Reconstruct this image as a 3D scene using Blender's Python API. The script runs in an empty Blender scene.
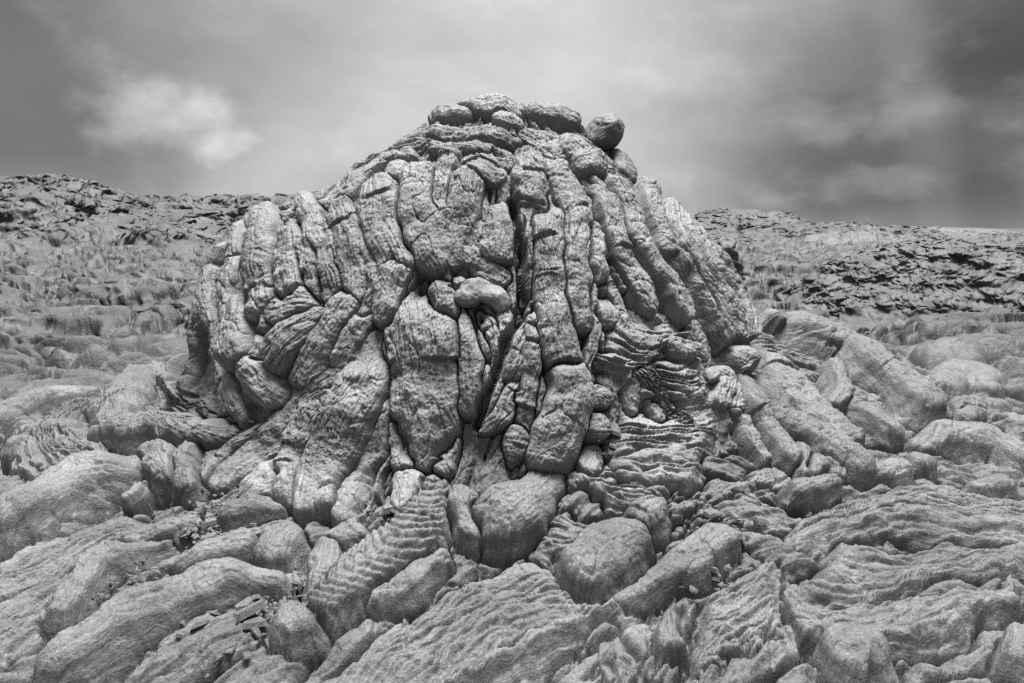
import bpy, math, numpy as np
RNG = np.random.default_rng(7)
f32 = np.float32
# ------------------------------------------------------------------ scene / camera
sc = bpy.context.scene
COL = sc.collection
F = 683.0; W, H = 1024, 683
PITCH = math.atan((341.5 - 228) / F)
CAM = np.array([0.0, 0.0, 1.6])
cd = bpy.data.cameras.new('camera'); cam = bpy.data.objects.new('camera', cd); COL.objects.link(cam)
cd.sensor_width = 36.0; cd.lens = F / W * 36.0; cd.clip_start = 0.05; cd.clip_end = 6000
cam.location = CAM; cam.rotation_euler = (math.pi / 2 - PITCH, 0, 0)
sc.camera = cam
FW = np.array([0, math.cos(PITCH), -math.sin(PITCH)]); UP = np.array([0, math.sin(PITCH), math.cos(PITCH)])
def rays(uv):
    uv = np.asarray(uv, float)
    d = FW[None] + ((uv[:, 0] - 512) / F)[:, None] * np.array([1, 0, 0]) + ((341.5 - uv[:, 1]) / F)[:, None] * UP
    return d / np.linalg.norm(d, axis=1)[:, None]

# ------------------------------------------------------------------ noise
_perm = RNG.permutation(256).astype(np.int32)
_g = RNG.normal(size=(256, 3)).astype(f32); _g /= np.linalg.norm(_g, axis=1)[:, None]
def perlin(P, seed=0):
    P = np.asarray(P, f32); out = np.empty(len(P), f32)
    for a in range(0, len(P), 400000):
        p = P[a:a + 400000] + f32(seed * 17.31)
        i = np.floor(p).astype(np.int32); f = p - i; i &= 255
        w = f * f * f * (f * (f * 6 - 15) + 10)
        r = 0
        for dx in (0, 1):
            hx = _perm[(i[:, 0] + dx) & 255]; wx = w[:, 0] if dx else 1 - w[:, 0]; fx = f[:, 0] - dx
            for dy in (0, 1):
                hy = _perm[(hx + i[:, 1] + dy) & 255]; wy = wx * (w[:, 1] if dy else 1 - w[:, 1]); fy = f[:, 1] - dy
                for dz in (0, 1):
                    g = _g[_perm[(hy + i[:, 2] + dz) & 255]]
                    r = r + (g[:, 0] * fx + g[:, 1] * fy + g[:, 2] * (f[:, 2] - dz)) * wy * (w[:, 2] if dz else 1 - w[:, 2])
        out[a:a + 400000] = r
    return out * 1.5
def fbm(P, octv=4, gain=0.5, lac=2.05, seed=0):
    r = 0; amp = 1.0; P = np.asarray(P, f32)
    for k in range(octv):
        r = r + amp * perlin(P, seed + k); P = P * f32(lac); amp *= gain
    return r
def ridged(P, octv=4, gain=0.5, seed=0):
    r = 0; amp = 1.0; P = np.asarray(P, f32)
    for k in range(octv):
        r = r + amp * (1 - 2 * np.abs(perlin(P, seed + k))); P = P * f32(2.1); amp *= gain
    return r
def worley(X, Y, seed=0, full=False):
    ix = np.floor(X).astype(np.int64); iy = np.floor(Y).astype(np.int64)
    f1 = np.full(X.shape, 9.0); f2 = np.full(X.shape, 9.0); idc = np.zeros(X.shape); ox = np.zeros(X.shape); oy = np.zeros(X.shape)
    for dx in (-1, 0, 1):
        for dy in (-1, 0, 1):
            cx = ix + dx; cy = iy + dy
            h = _perm[(_perm[(_perm[(cx + seed * 13) & 255] + cy) & 255] + seed) & 255].astype(np.int64)
            jx = _perm[(h + 31) & 255] / 256.0; jy = _perm[(h * 3 + 97) & 255] / 256.0
            d = np.hypot(cx + jx - X, cy + jy - Y)
            m = d < f1
            f2 = np.where(m, f1, np.minimum(f2, d)); idc = np.where(m, h / 256.0, idc); f1 = np.where(m, d, f1)
            if full: ox = np.where(m, X - cx - jx, ox); oy = np.where(m, Y - cy - jy, oy)
    return (f1, f2, idc, ox, oy) if full else (f1, f2, idc)
def smooth(x, a, b):
    t = np.clip((x - a) / (b - a), 0, 1); return t * t * (3 - 2 * t)

# ------------------------------------------------------------------ the smooth land: ground height and mound body
D = 5.0; X0 = -0.10
def at_depth(u, v, Y=D):
    d = rays([[u, v]])[0]; t = Y / d[1]; return CAM + d * t
silL = [(40, 560, 3.2), (150, 430, 0), (196, 385, 0), (208, 350, 0), (209, 310, 0), (216, 275, 0), (238, 236, 0), (270, 208, 0), (318, 194, 0), (372, 159, 0), (432, 124, 0), (470, 108, 0)]
silR = [(860, 420, 0), (790, 390, 0), (748, 350, 0), (738, 318, 0), (712, 262, 0), (684, 226, 0), (650, 192, 0), (628, 168, 0), (612, 140, 0), (580, 116, 0), (556, 108, 0)]
def prof(s, sign):
    pts = sorted([(at_depth(u, v)[2], sign * (at_depth(u, v)[0] - X0) - 0.05) for u, v, *_ in s])
    z = np.array([p[0] for p in pts]); a = np.array([p[1] for p in pts]); return z, a
zl, al = prof(silL[1:], -1); zr, ar = prof(silR, 1)
ZT = 2.43
zl = np.append(zl[zl < ZT - .03], ZT); al = np.append(al[:len(zl) - 1], 0.12)
zr = np.append(zr[zr < ZT - .03], ZT); ar = np.append(ar[:len(zr) - 1], 0.12)
zf = np.array([-.3, .1, .35, .6, .97, 1.48, 1.887, 2.2, 2.35, ZT]); bf = np.array([1.9, 1.78, 1.70, 1.58, 1.43, 1.13, .80, .45, .28, .12])
zt = np.linspace(-.4, ZT, 400)
def sm(z, a):
    v = np.interp(zt, z, a); k = np.ones(15) / 15
    return np.convolve(np.pad(v, 7, mode='edge'), k, 'valid')
TL, TR, TF = sm(zl, al), sm(zr, ar), sm(zf, bf); TB = TF * 1.15 + .15
TB[-12:] = TF[-12:]
def radii(dx, dy, z):
    a = np.where(dx < 0, np.interp(z, zt, TL), np.interp(z, zt, TR)); b = np.where(dy < 0, np.interp(z, zt, TF), np.interp(z, zt, TB))
    return a, b
def F_mound(p):
    dx = p[..., 0] - X0; dy = p[..., 1] - D
    a, b = radii(dx, dy, np.clip(p[..., 2], -.4, ZT))
    q = np.sqrt((dx / a) ** 2 + (dy / b) ** 2)
    d = (q - 1) * np.minimum(a, b)
    return np.maximum(d, p[..., 2] - ZT)
def gz(x, y):
    dx = x - X0; dy = y - D
    a = np.where(dx < 0, 2.0, 1.75); b = np.where(dy < 0, 1.70, 1.9)
    q = np.sqrt((dx / a) ** 2 + (dy / b) ** 2) + 1e-6
    dist = np.maximum(0, (q - 1)) * np.hypot(dx, dy) / q
    th = np.arctan2(dy, dx)
    L = .42 + .55 * np.clip(np.cos(th), 0, 1) ** 1.3 + .36 * np.clip(-np.cos(th), 0, 1)
    z = (.36 + .22 * np.clip(np.cos(th + .25), 0, 1) ** 2 + .14 * np.clip(-np.cos(th), 0, 1) ** 2) * np.exp(-dist / L)
    # a shoulder of lava runs out from behind the right flank and sinks towards the right
    ax, ay, bx, by = 1.3, 6.1, 3.9, 5.0
    tt = np.clip(((x - ax) * (bx - ax) + (y - ay) * (by - ay)) / ((bx - ax) ** 2 + (by - ay) ** 2), 0, 1)
    dd = np.hypot(x - ax - tt * (bx - ax), y - ay - tt * (by - ay))
    z = z + (.85 * (1 - tt) ** 1.2) * np.exp(-(dd / 1.0) ** 2)
    r = np.hypot(x, y); phi = np.arctan2(x, y)
    z = z + .7 * smooth(r, 14, 40) * smooth(-phi, -.1, .5) - .25 * smooth(r, 7, 14) * np.exp(-((phi + .6) / .3) ** 2)
    return z
def F_all(p):
    return np.minimum(p[..., 2] - gz(p[..., 0], p[..., 1]), F_mound(p))
def cast(uv, far=7.5, field=False):
    d = rays(uv)
    T = np.concatenate([np.arange(1.6, far, .012)]) if not field else np.geomspace(1.6, 160, 900)
    out = np.empty((len(d), 3)); tt = np.empty(len(d))
    for a in range(0, len(d), 400):
        dd = d[a:a + 400]
        P = CAM + dd[:, None, :] * T[None, :, None]
        v = F_all(P)
        neg = v < 0
        hit = neg.any(1); i = np.argmax(neg, 1)
        j = np.argmin(v + T[None] * 0.0, 1)
        k = np.where(hit, i, j)
        km = np.maximum(k - 1, 0); n = np.arange(len(dd))
        va, vb = v[n, km], v[n, k]
        w = np.where(hit & (k > 0), va / (va - vb + 1e-9), 1.0)
        t = T[km] + (T[k] - T[km]) * np.clip(w, 0, 1)
        out[a:a + 400] = CAM + dd * t[:, None]; tt[a:a + 400] = t
    return out, tt
def nrm(p):
    e = .03; g = np.stack([F_all(p + e * np.eye(3)[k]) - F_all(p - e * np.eye(3)[k]) for k in range(3)], -1)
    return g / (np.linalg.norm(g, axis=-1, keepdims=True) + 1e-9)
def mavg(a, k):
    k = int(k) | 1
    if k < 3 or len(a) < 3: return a
    k = min(k, (len(a) // 2) * 2 - 1) if len(a) > 3 else 1
    if k < 3: return a
    h = k // 2
    # reflect about the end points so that the ends stay put
    pre = 2 * a[0] - a[h:0:-1]; post = 2 * a[-1] - a[-2:-h - 2:-1]
    b = np.concatenate([pre, a, post]); c = np.cumsum(np.concatenate([np.zeros((1,) + a.shape[1:]), b]), 0)
    return (c[k:] - c[:-k]) / k
def catmull(P, n):
    P = np.asarray(P, float); m = len(P)
    if m == 2: return P[0] + (P[1] - P[0]) * np.linspace(0, 1, n)[:, None]
    seg = np.r_[0, np.cumsum(np.sqrt(np.linalg.norm(np.diff(P[:, :2], axis=0), axis=1)) ** 2 + 1e-6)]
    t = np.linspace(0, seg[-1], n); i = np.clip(np.searchsorted(seg, t, 'right') - 1, 0, m - 2)
    Q = np.vstack([2 * P[0] - P[1], P, 2 * P[-1] - P[-2]]); s2 = np.r_[seg[0] - (seg[1] - seg[0]), seg, seg[-1] + seg[-1] - seg[-2]]
    h = (seg[i + 1] - seg[i]); u = ((t - seg[i]) / h)[:, None]
    m0 = (Q[i + 2] - Q[i]) / (s2[i + 2] - s2[i])[:, None] * h[:, None]; m1 = (Q[i + 3] - Q[i + 1]) / (s2[i + 3] - s2[i + 1])[:, None] * h[:, None]
    return (2 * u**3 - 3 * u**2 + 1) * Q[i + 1] + (u**3 - 2 * u**2 + u) * m0 + (-2 * u**3 + 3 * u**2) * Q[i + 2] + (u**3 - u**2) * m1

# ------------------------------------------------------------------ materials
def nodes_of(m):
    m.use_nodes = True; nt = m.node_tree; nt.nodes.clear(); return nt
def N(nt, t, **kw):
    n = nt.nodes.new(t)
    for k, v in kw.items():
        if k in n.inputs.keys() if hasattr(n.inputs, 'keys') else False: n.inputs[k].default_value = v
        else: setattr(n, k, v)
    return n
def math_n(nt, op, a, b=None, c=None, clamp=False):
    n = nt.nodes.new('ShaderNodeMath'); n.operation = op; n.use_clamp = clamp
    for k, x in enumerate((a, b, c)):
        if x is None: continue
        if isinstance(x, (int, float)): n.inputs[k].default_value = x
        else: nt.links.new(x, n.inputs[k])
    return n.outputs[0]
def lava_mat(name, lo=.16, hi=.36, grain=1.0, streak=.5, scale=1.0, crack=.5, far_dim=0):
    m = bpy.data.materials.new(name); nt = nodes_of(m); L = nt.links.new
    out = N(nt, 'ShaderNodeOutputMaterial'); b = N(nt, 'ShaderNodeBsdfPrincipled')
    b.inputs['Roughness'].default_value = .62; b.inputs['Specular IOR Level'].default_value = .35
    L(b.outputs[0], out.inputs[0])
    geo = N(nt, 'ShaderNodeNewGeometry'); P = geo.outputs['Position']
    uv = N(nt, 'ShaderNodeUVMap'); uv.uv_map = 'flow'
    mp = N(nt, 'ShaderNodeMapping'); mp.inputs['Scale'].default_value = (5, 70, 1); L(uv.outputs[0], mp.inputs[0])
    def noise(src, s, det, rough=.6, dist=0.0):
        n = N(nt, 'ShaderNodeTexNoise'); n.inputs['Scale'].default_value = s; n.inputs['Detail'].default_value = det
        n.inputs['Roughness'].default_value = rough; n.inputs['Distortion'].default_value = dist; L(src, n.inputs['Vector']); return n.outputs[0]
    n_big = noise(P, 2.2 * scale, 5, .6); n_fine = noise(P, 90 * scale, 5, .7); n_mid = noise(P, 16 * scale, 5, .65, .6)
    n_st = noise(mp.outputs[0], 1.0, 4, .6, .4)
    vo = N(nt, 'ShaderNodeTexVoronoi'); vo.feature = 'DISTANCE_TO_EDGE'; vo.inputs['Scale'].default_value = 10 * scale
    wv = N(nt, 'ShaderNodeVectorMath'); wv.operation = 'MULTIPLY_ADD'
    nw = N(nt, 'ShaderNodeTexNoise'); nw.inputs['Scale'].default_value = 9 * scale; nw.inputs['Detail'].default_value = 3; L(P, nw.inputs['Vector'])
    L(nw.outputs['Color'], wv.inputs[0]); wv.inputs[1].default_value = (.30 / scale,) * 3; L(P, wv.inputs[2]); L(wv.outputs[0], vo.inputs['Vector'])
    ck = N(nt, 'ShaderNodeMapRange'); ck.inputs['From Min'].default_value = 0; ck.inputs['From Max'].default_value = .05; L(vo.outputs['Distance'], ck.inputs['Value'])
    # crack only here and there
    gate = N(nt, 'ShaderNodeMapRange'); gate.inputs['From Min'].default_value = .56; gate.inputs['From Max'].default_value = .66; L(noise(P, 5 * scale, 2), gate.inputs['Value'])
    ckm = math_n(nt, 'MULTIPLY', math_n(nt, 'SUBTRACT', 1.0, ck.outputs[0]), gate.outputs[0])
    # colour: weathered crust, light and dark mineral speckle
    c = N(nt, 'ShaderNodeMapRange'); c.inputs['From Min'].default_value = .32; c.inputs['From Max'].default_value = .68
    c.inputs['To Min'].default_value = lo; c.inputs['To Max'].default_value = hi; L(n_big, c.inputs['Value'])
    sp = N(nt, 'ShaderNodeMapRange'); sp.inputs['From Min'].default_value = .3; sp.inputs['From Max'].default_value = .7
    sp.inputs['To Min'].default_value = 1 - .5 * grain; sp.inputs['To Max'].default_value = 1 + .5 * grain; L(n_fine, sp.inputs['Value'])
    s2 = N(nt, 'ShaderNodeMapRange'); s2.inputs['From Min'].default_value = .35; s2.inputs['From Max'].default_value = .65
    s2.inputs['To Min'].default_value = 1 - .35 * streak; s2.inputs['To Max'].default_value = 1 + .25 * streak; L(n_st, s2.inputs['Value'])
    val = math_n(nt, 'MULTIPLY', math_n(nt, 'MULTIPLY', c.outputs[0], sp.outputs[0]), s2.outputs[0])
    if far_dim:  # tone lowered away from the mound to offset bright light on flat ground
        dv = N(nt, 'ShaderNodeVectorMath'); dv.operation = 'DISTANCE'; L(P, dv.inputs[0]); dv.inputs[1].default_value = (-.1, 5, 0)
        od = N(nt, 'ShaderNodeMapRange'); od.inputs['From Min'].default_value = 2.8; od.inputs['From Max'].default_value = 9; od.inputs['To Min'].default_value = 1; od.inputs['To Max'].default_value = far_dim; L(dv.outputs['Value'], od.inputs['Value'])
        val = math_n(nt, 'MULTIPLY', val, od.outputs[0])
    cc = N(nt, 'ShaderNodeCombineColor'); [L(val, cc.inputs[k]) for k in range(3)]
    L(cc.outputs[0], b.inputs['Base Color'])
    patch_ = N(nt, 'ShaderNodeMapRange'); patch_.inputs['From Min'].default_value = .38; patch_.inputs['From Max'].default_value = .62; patch_.inputs['To Min'].default_value = .15; patch_.inputs['To Max'].default_value = 1.0; L(noise(P, 3.7 * scale, 3), patch_.inputs['Value'])
    h = math_n(nt, 'MULTIPLY', math_n(nt, 'MULTIPLY', n_fine, patch_.outputs[0]), .009 / scale)
    h = math_n(nt, 'MULTIPLY_ADD', n_mid, .009 / scale, h)
    h = math_n(nt, 'MULTIPLY_ADD', n_st, .012 * streak, h)
    h = math_n(nt, 'MULTIPLY_ADD', ckm, -.0 * crack / scale, h)
    bp = N(nt, 'ShaderNodeBump'); bp.inputs['Strength'].default_value = .9; bp.inputs['Distance'].default_value = 1.0
    L(h, bp.inputs['Height']); L(bp.outputs[0], b.inputs['Normal'])
    return m
M = dict(lava=lava_mat('grey_pahoehoe', 0.0696, 0.1402, streak=.6), toe=lava_mat('field_pahoehoe', 0.0475, 0.1014, streak=.7), bark=lava_mat('streaked_pahoehoe', 0.0662, 0.1368, streak=1.2),  # mound lavas painted lighter than ground ones, making up for the overhead light
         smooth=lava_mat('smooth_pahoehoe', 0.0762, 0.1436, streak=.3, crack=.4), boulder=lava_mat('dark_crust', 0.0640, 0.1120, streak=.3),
         deep=lava_mat('dark_glassy_lava', .06, .12, streak=.3), ground=lava_mat('lava_field', 0.0372, 0.0857, streak=.5, far_dim=.42), plain=lava_mat('dimmed_lava_plain', 0.0372, 0.0857, streak=.0, scale=.3, grain=.6, far_dim=.42),
         far=lava_mat('rough_far_lava', .016, .038, streak=.0, scale=.14), outcrop=lava_mat('rough_clinker', .021, .046, streak=.0, scale=.5))

# ------------------------------------------------------------------ object helpers
def link(name, data, mat=None, parent=None):
    o = bpy.data.objects.new(name, data); COL.objects.link(o)
    if mat: data.materials.append(mat)
    if parent: o.parent = parent
    return o
def grid_mesh(name, P, UVm, mat, parent=None, wrap=False, caps=False, loc=None):
    """P (n, m, 3): one surface; wrap joins the m direction; caps closes both n ends"""
    n, m = P.shape[:2]; V = P.reshape(-1, 3)
    org = np.array(parent.location) if parent else (np.array(loc) if loc is not None else np.zeros(3))
    V = V - org
    j = np.arange(m if wrap else m - 1); j2 = (j + 1) % m; i = np.arange(n - 1)[:, None] * m
    q = np.stack([i + j, i + j2, i + m + j2, i + m + j], -1).reshape(-1, 4)
    loops = q.reshape(-1); starts = np.arange(len(q)) * 4; tot = np.full(len(q), 4)
    if caps:
        c0 = len(V); V = np.vstack([V, V[:m].mean(0), V[-m:].mean(0)])
        t = np.concatenate([np.stack([np.full(m, c0), j2, j], -1), np.stack([np.full(m, c0 + 1), (n - 1) * m + j, (n - 1) * m + j2], -1)])
        starts = np.r_[starts, len(loops) + np.arange(len(t)) * 3]; tot = np.r_[tot, np.full(len(t), 3)]; loops = np.r_[loops, t.reshape(-1)]
        UVf = np.vstack([UVm.reshape(-1, 2), UVm[0].mean(0), UVm[-1].mean(0)])
    else: UVf = UVm.reshape(-1, 2)
    me = bpy.data.meshes.new(name)
    me.vertices.add(len(V)); me.vertices.foreach_set('co', V.astype(f32).ravel())
    me.loops.add(len(loops)); me.loops.foreach_set('vertex_index', loops.astype(np.int32))
    me.polygons.add(len(starts)); me.polygons.foreach_set('loop_start', starts.astype(np.int32)); me.polygons.foreach_set('loop_total', tot.astype(np.int32))
    me.update(calc_edges=True)
    me.polygons.foreach_set('use_smooth', np.ones(len(starts), bool))
    u = me.uv_layers.new(name='flow'); u.data.foreach_set('uv', UVf[loops].astype(f32).ravel())
    me.validate()
    o = link(name, me, mat, parent)
    if loc is not None and not parent: o.location = org
    return o
def tag(o, label=None, cat=None, group=None, kind=None):
    if label: o['label'] = label
    if cat: o['category'] = cat
    if group: o['group'] = group
    if kind: o['kind'] = kind
    return o
def P_(s):
    return np.array([[float(x) for x in p.split(',')] for p in s.split()])
PXSTEP = 1.5
SEED = [10]
def tube(name, pts, mat, parent=None, lift=.1, h=.85, start='bury', wr=0., st=.5, lump=1., field=False, brk=.5, wf=22.):
    """one lava toe: a rounded body laid along a traced line on the land. pts rows: u, v, half width in pixels"""
    SEED[0] += 1; sd = SEED[0]; rng = np.random.default_rng(sd)
    pts = P_(pts) if isinstance(pts, str) else pts
    if parent is not None and start == 'round' and name in ('lava_toe', 'lava_tube', 'lava_column'):
        # the toe squeezes out from under what lies above it
        start = 'bury'; dv = pts[0] - pts[1]; dv = dv / (np.linalg.norm(dv[:2]) + 1e-6) * pts[0, 2] * 1.5
        pts = np.vstack([[pts[0, 0] + dv[0], pts[0, 1] + dv[1], pts[0, 2]], pts])
    Lpx = np.linalg.norm(np.diff(pts[:, :2], axis=0), axis=1).sum()
    n = max(24, int((Lpx + pts[:, 2].max() * 1.2) / PXSTEP))
    c = catmull(pts, max(n, 12)); hw = np.maximum(c[:, 2], 1.5)
    S, t = cast(c[:, :2], field=field)
    pm = np.median(t) / F
    k = max(3, pts[:, 2].mean() * 1.3 / PXSTEP)
    S = mavg(S, k); t = mavg(t[:, None], k)[:, 0]
    Nn = nrm(S); Nn = mavg(Nn, k * 1.5); Nn /= np.linalg.norm(Nn, axis=1)[:, None]
    w = hw * t / F * 1.15; lift = lift * .45 - .02; h = h * .82
    # lengthen both ends by a part of the half width so that the rounded caps reach the traced ends
    T = np.gradient(S, axis=0); T = mavg(T, k); T /= np.linalg.norm(T, axis=1)[:, None] + 1e-9
    Nn = Nn - (Nn * T).sum(1)[:, None] * T; Nn /= np.linalg.norm(Nn, axis=1)[:, None]
    B = np.cross(T, Nn)
    s = np.r_[0, np.cumsum(np.linalg.norm(np.diff(S, axis=0), axis=1))]; Ls = s[-1]
    e0 = min(w[0] * 1.0, Ls * .45); e1 = min(w[-1] * 1.0, Ls * .45)
    x0 = np.clip(s / (e0 + 1e-6), 0, 1); x1 = np.clip((Ls - s) / (e1 + 1e-6), 0, 1)
    capr = np.sqrt(np.maximum(1e-4, 1 - (1 - x1) ** 2.8))
    if start == 'round': capr *= np.sqrt(np.maximum(1e-4, 1 - (1 - x0) ** 2.4)); sink = np.zeros(n)
    else: capr *= .72 + .28 * smooth(x0, 0, 1); sink = -.9 * (1 - smooth(s, 0, e0 * 2.2)) * w
    capr *= np.maximum(.03, capr ** 0)  # keep rows distinct
    # gentle swelling and pinching along the toe
    sw = 1 + .13 * lump * fbm(np.stack([s / (w.mean() * 2.2), s * 0 + sd, s * 0], 1), 3, seed=sd % 7)
    m = int(np.clip(2 * math.pi * w.max() / (PXSTEP * pm), 20, 150))
    ph = np.linspace(0, 2 * math.pi, m, endpoint=False)
    wi = (w * capr * sw)[:, None]; hi = wi * h
    cph, sph = np.cos(ph)[None], np.sin(ph)[None]
    sq = .66; cq = np.sign(cph) * np.abs(cph) ** sq; sq_ = np.sign(sph) * np.abs(sph) ** sq
    # slow roll of the section, flow lines wander
    C = S + Nn * (lift * w + sink)[:, None]
    Pm = C[:, None] + B[:, None] * (wi * cq)[..., None] + Nn[:, None] * (hi * sq_)[..., None]
    Rn = B[:, None] * (cph * h)[..., None] + Nn[:, None] * sph[..., None]; Rn = Rn / np.linalg.norm(Rn, axis=2)[..., None]
    fl = Pm.reshape(-1, 3); W0 = w.mean()
    d = W0 * (.24 * lump * fbm(fl / (W0 * 1.7), 3, seed=sd % 50)).reshape(n, m)
    arc = ph[None] * W0; ss = np.broadcast_to(s[:, None], (n, m)); aa = np.broadcast_to(arc, (n, m))
    wrp = .35 * perlin(fl * 3.1, sd % 31).reshape(n, m)
    # stretch wrinkles along the flow; periodic round the section
    Q = np.stack([ss * 1.8 + wrp, np.broadcast_to(np.cos(ph)[None], (n, m)) * W0 * 16, np.broadcast_to(np.sin(ph)[None], (n, m)) * W0 * 16], -1).reshape(-1, 3)
    a_st = min(.011, W0 * .11) * st * (.4 + .9 * np.abs(perlin(fl * 3.3, sd % 19))).reshape(n, m)
    d += a_st * (ridged(Q, 3, seed=sd % 23).reshape(n, m) - .5)
    d += min(.009, W0 * .07) * fbm(fl * 15, 3, .6, seed=sd % 11).reshape(n, m)
    d += .004 * ridged(fl * 48, 2, seed=3).reshape(n, m) - .002
    q2 = np.stack([ss * 6 + 2 * wrp, np.broadcast_to(np.cos(ph)[None], (n, m)) * W0 * 22 + 2 * wrp, np.broadcast_to(np.sin(ph)[None], (n, m)) * W0 * 22], -1).reshape(-1, 3)
    cr = np.abs(perlin(q2, sd % 37)).reshape(n, m); d -= min(.012, W0 * .12) * np.exp(-cr / .05) * smooth(perlin(fl * 5, sd % 41), -.15, .3).reshape(n, m)
    if wr:
        bow = (1 - np.clip(np.sin(ph), -.2, 1))[None] * W0 * 1.1
        xw = (ss + bow) * wf + 1.6 * fbm(fl * 4, 2, seed=sd % 9).reshape(n, m)
        d += wr * W0 * (np.abs(np.sin(xw)) ** .7 - .6) * (np.clip(sph + .3, 0, 1)) * (.6 + .8 * perlin(fl * 3, 5).reshape(n, m))
    # cooling cracks across the toe
    nb = rng.poisson(brk * Ls / .45)
    for q in range(nb):
        s0 = rng.uniform(.15, .85) * Ls; wob = .03 * np.sin(ph + rng.uniform(0, 6)) + .012 * np.sin(3 * ph + rng.uniform(0, 6))
        g = np.exp(-((ss - s0 - wob[None]) / .006) ** 2); step = .006 * np.tanh((ss - s0 - wob[None]) / .004)
        d += -.016 * g * (1 if W0 > .05 else .5) + step * rng.choice([-1, 1]) * .6
    Pm = Pm + Rn * (d * capr[:, None] ** .6)[..., None]
    UVm = np.stack([ss + sd * .37, np.broadcast_to(ph[None] * W0, (n, m))], -1)
    loc = None
    if parent is None:
        loc = C[:, :3].mean(0); loc = np.array([loc[0], loc[1], gz(loc[0], loc[1])])
    return grid_mesh(name, Pm[:, ::-1], UVm[:, ::-1], M[mat], parent, wrap=True, caps=True, loc=loc)
# ------------------------------------------------------------------ the mound
mound = bpy.data.objects.new('lava_mound', None); COL.objects.link(mound); mound.location = (X0, D, 0)
tag(mound, 'tall steep mound of drooping grey lava toes standing in the middle of the lava field', 'lava mound')
CRACK, _ = cast(catmull(P_('513,203 516,225 520,262 521,290 519,318 506,341 497,374 486,398 476,424'), 60))
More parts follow.
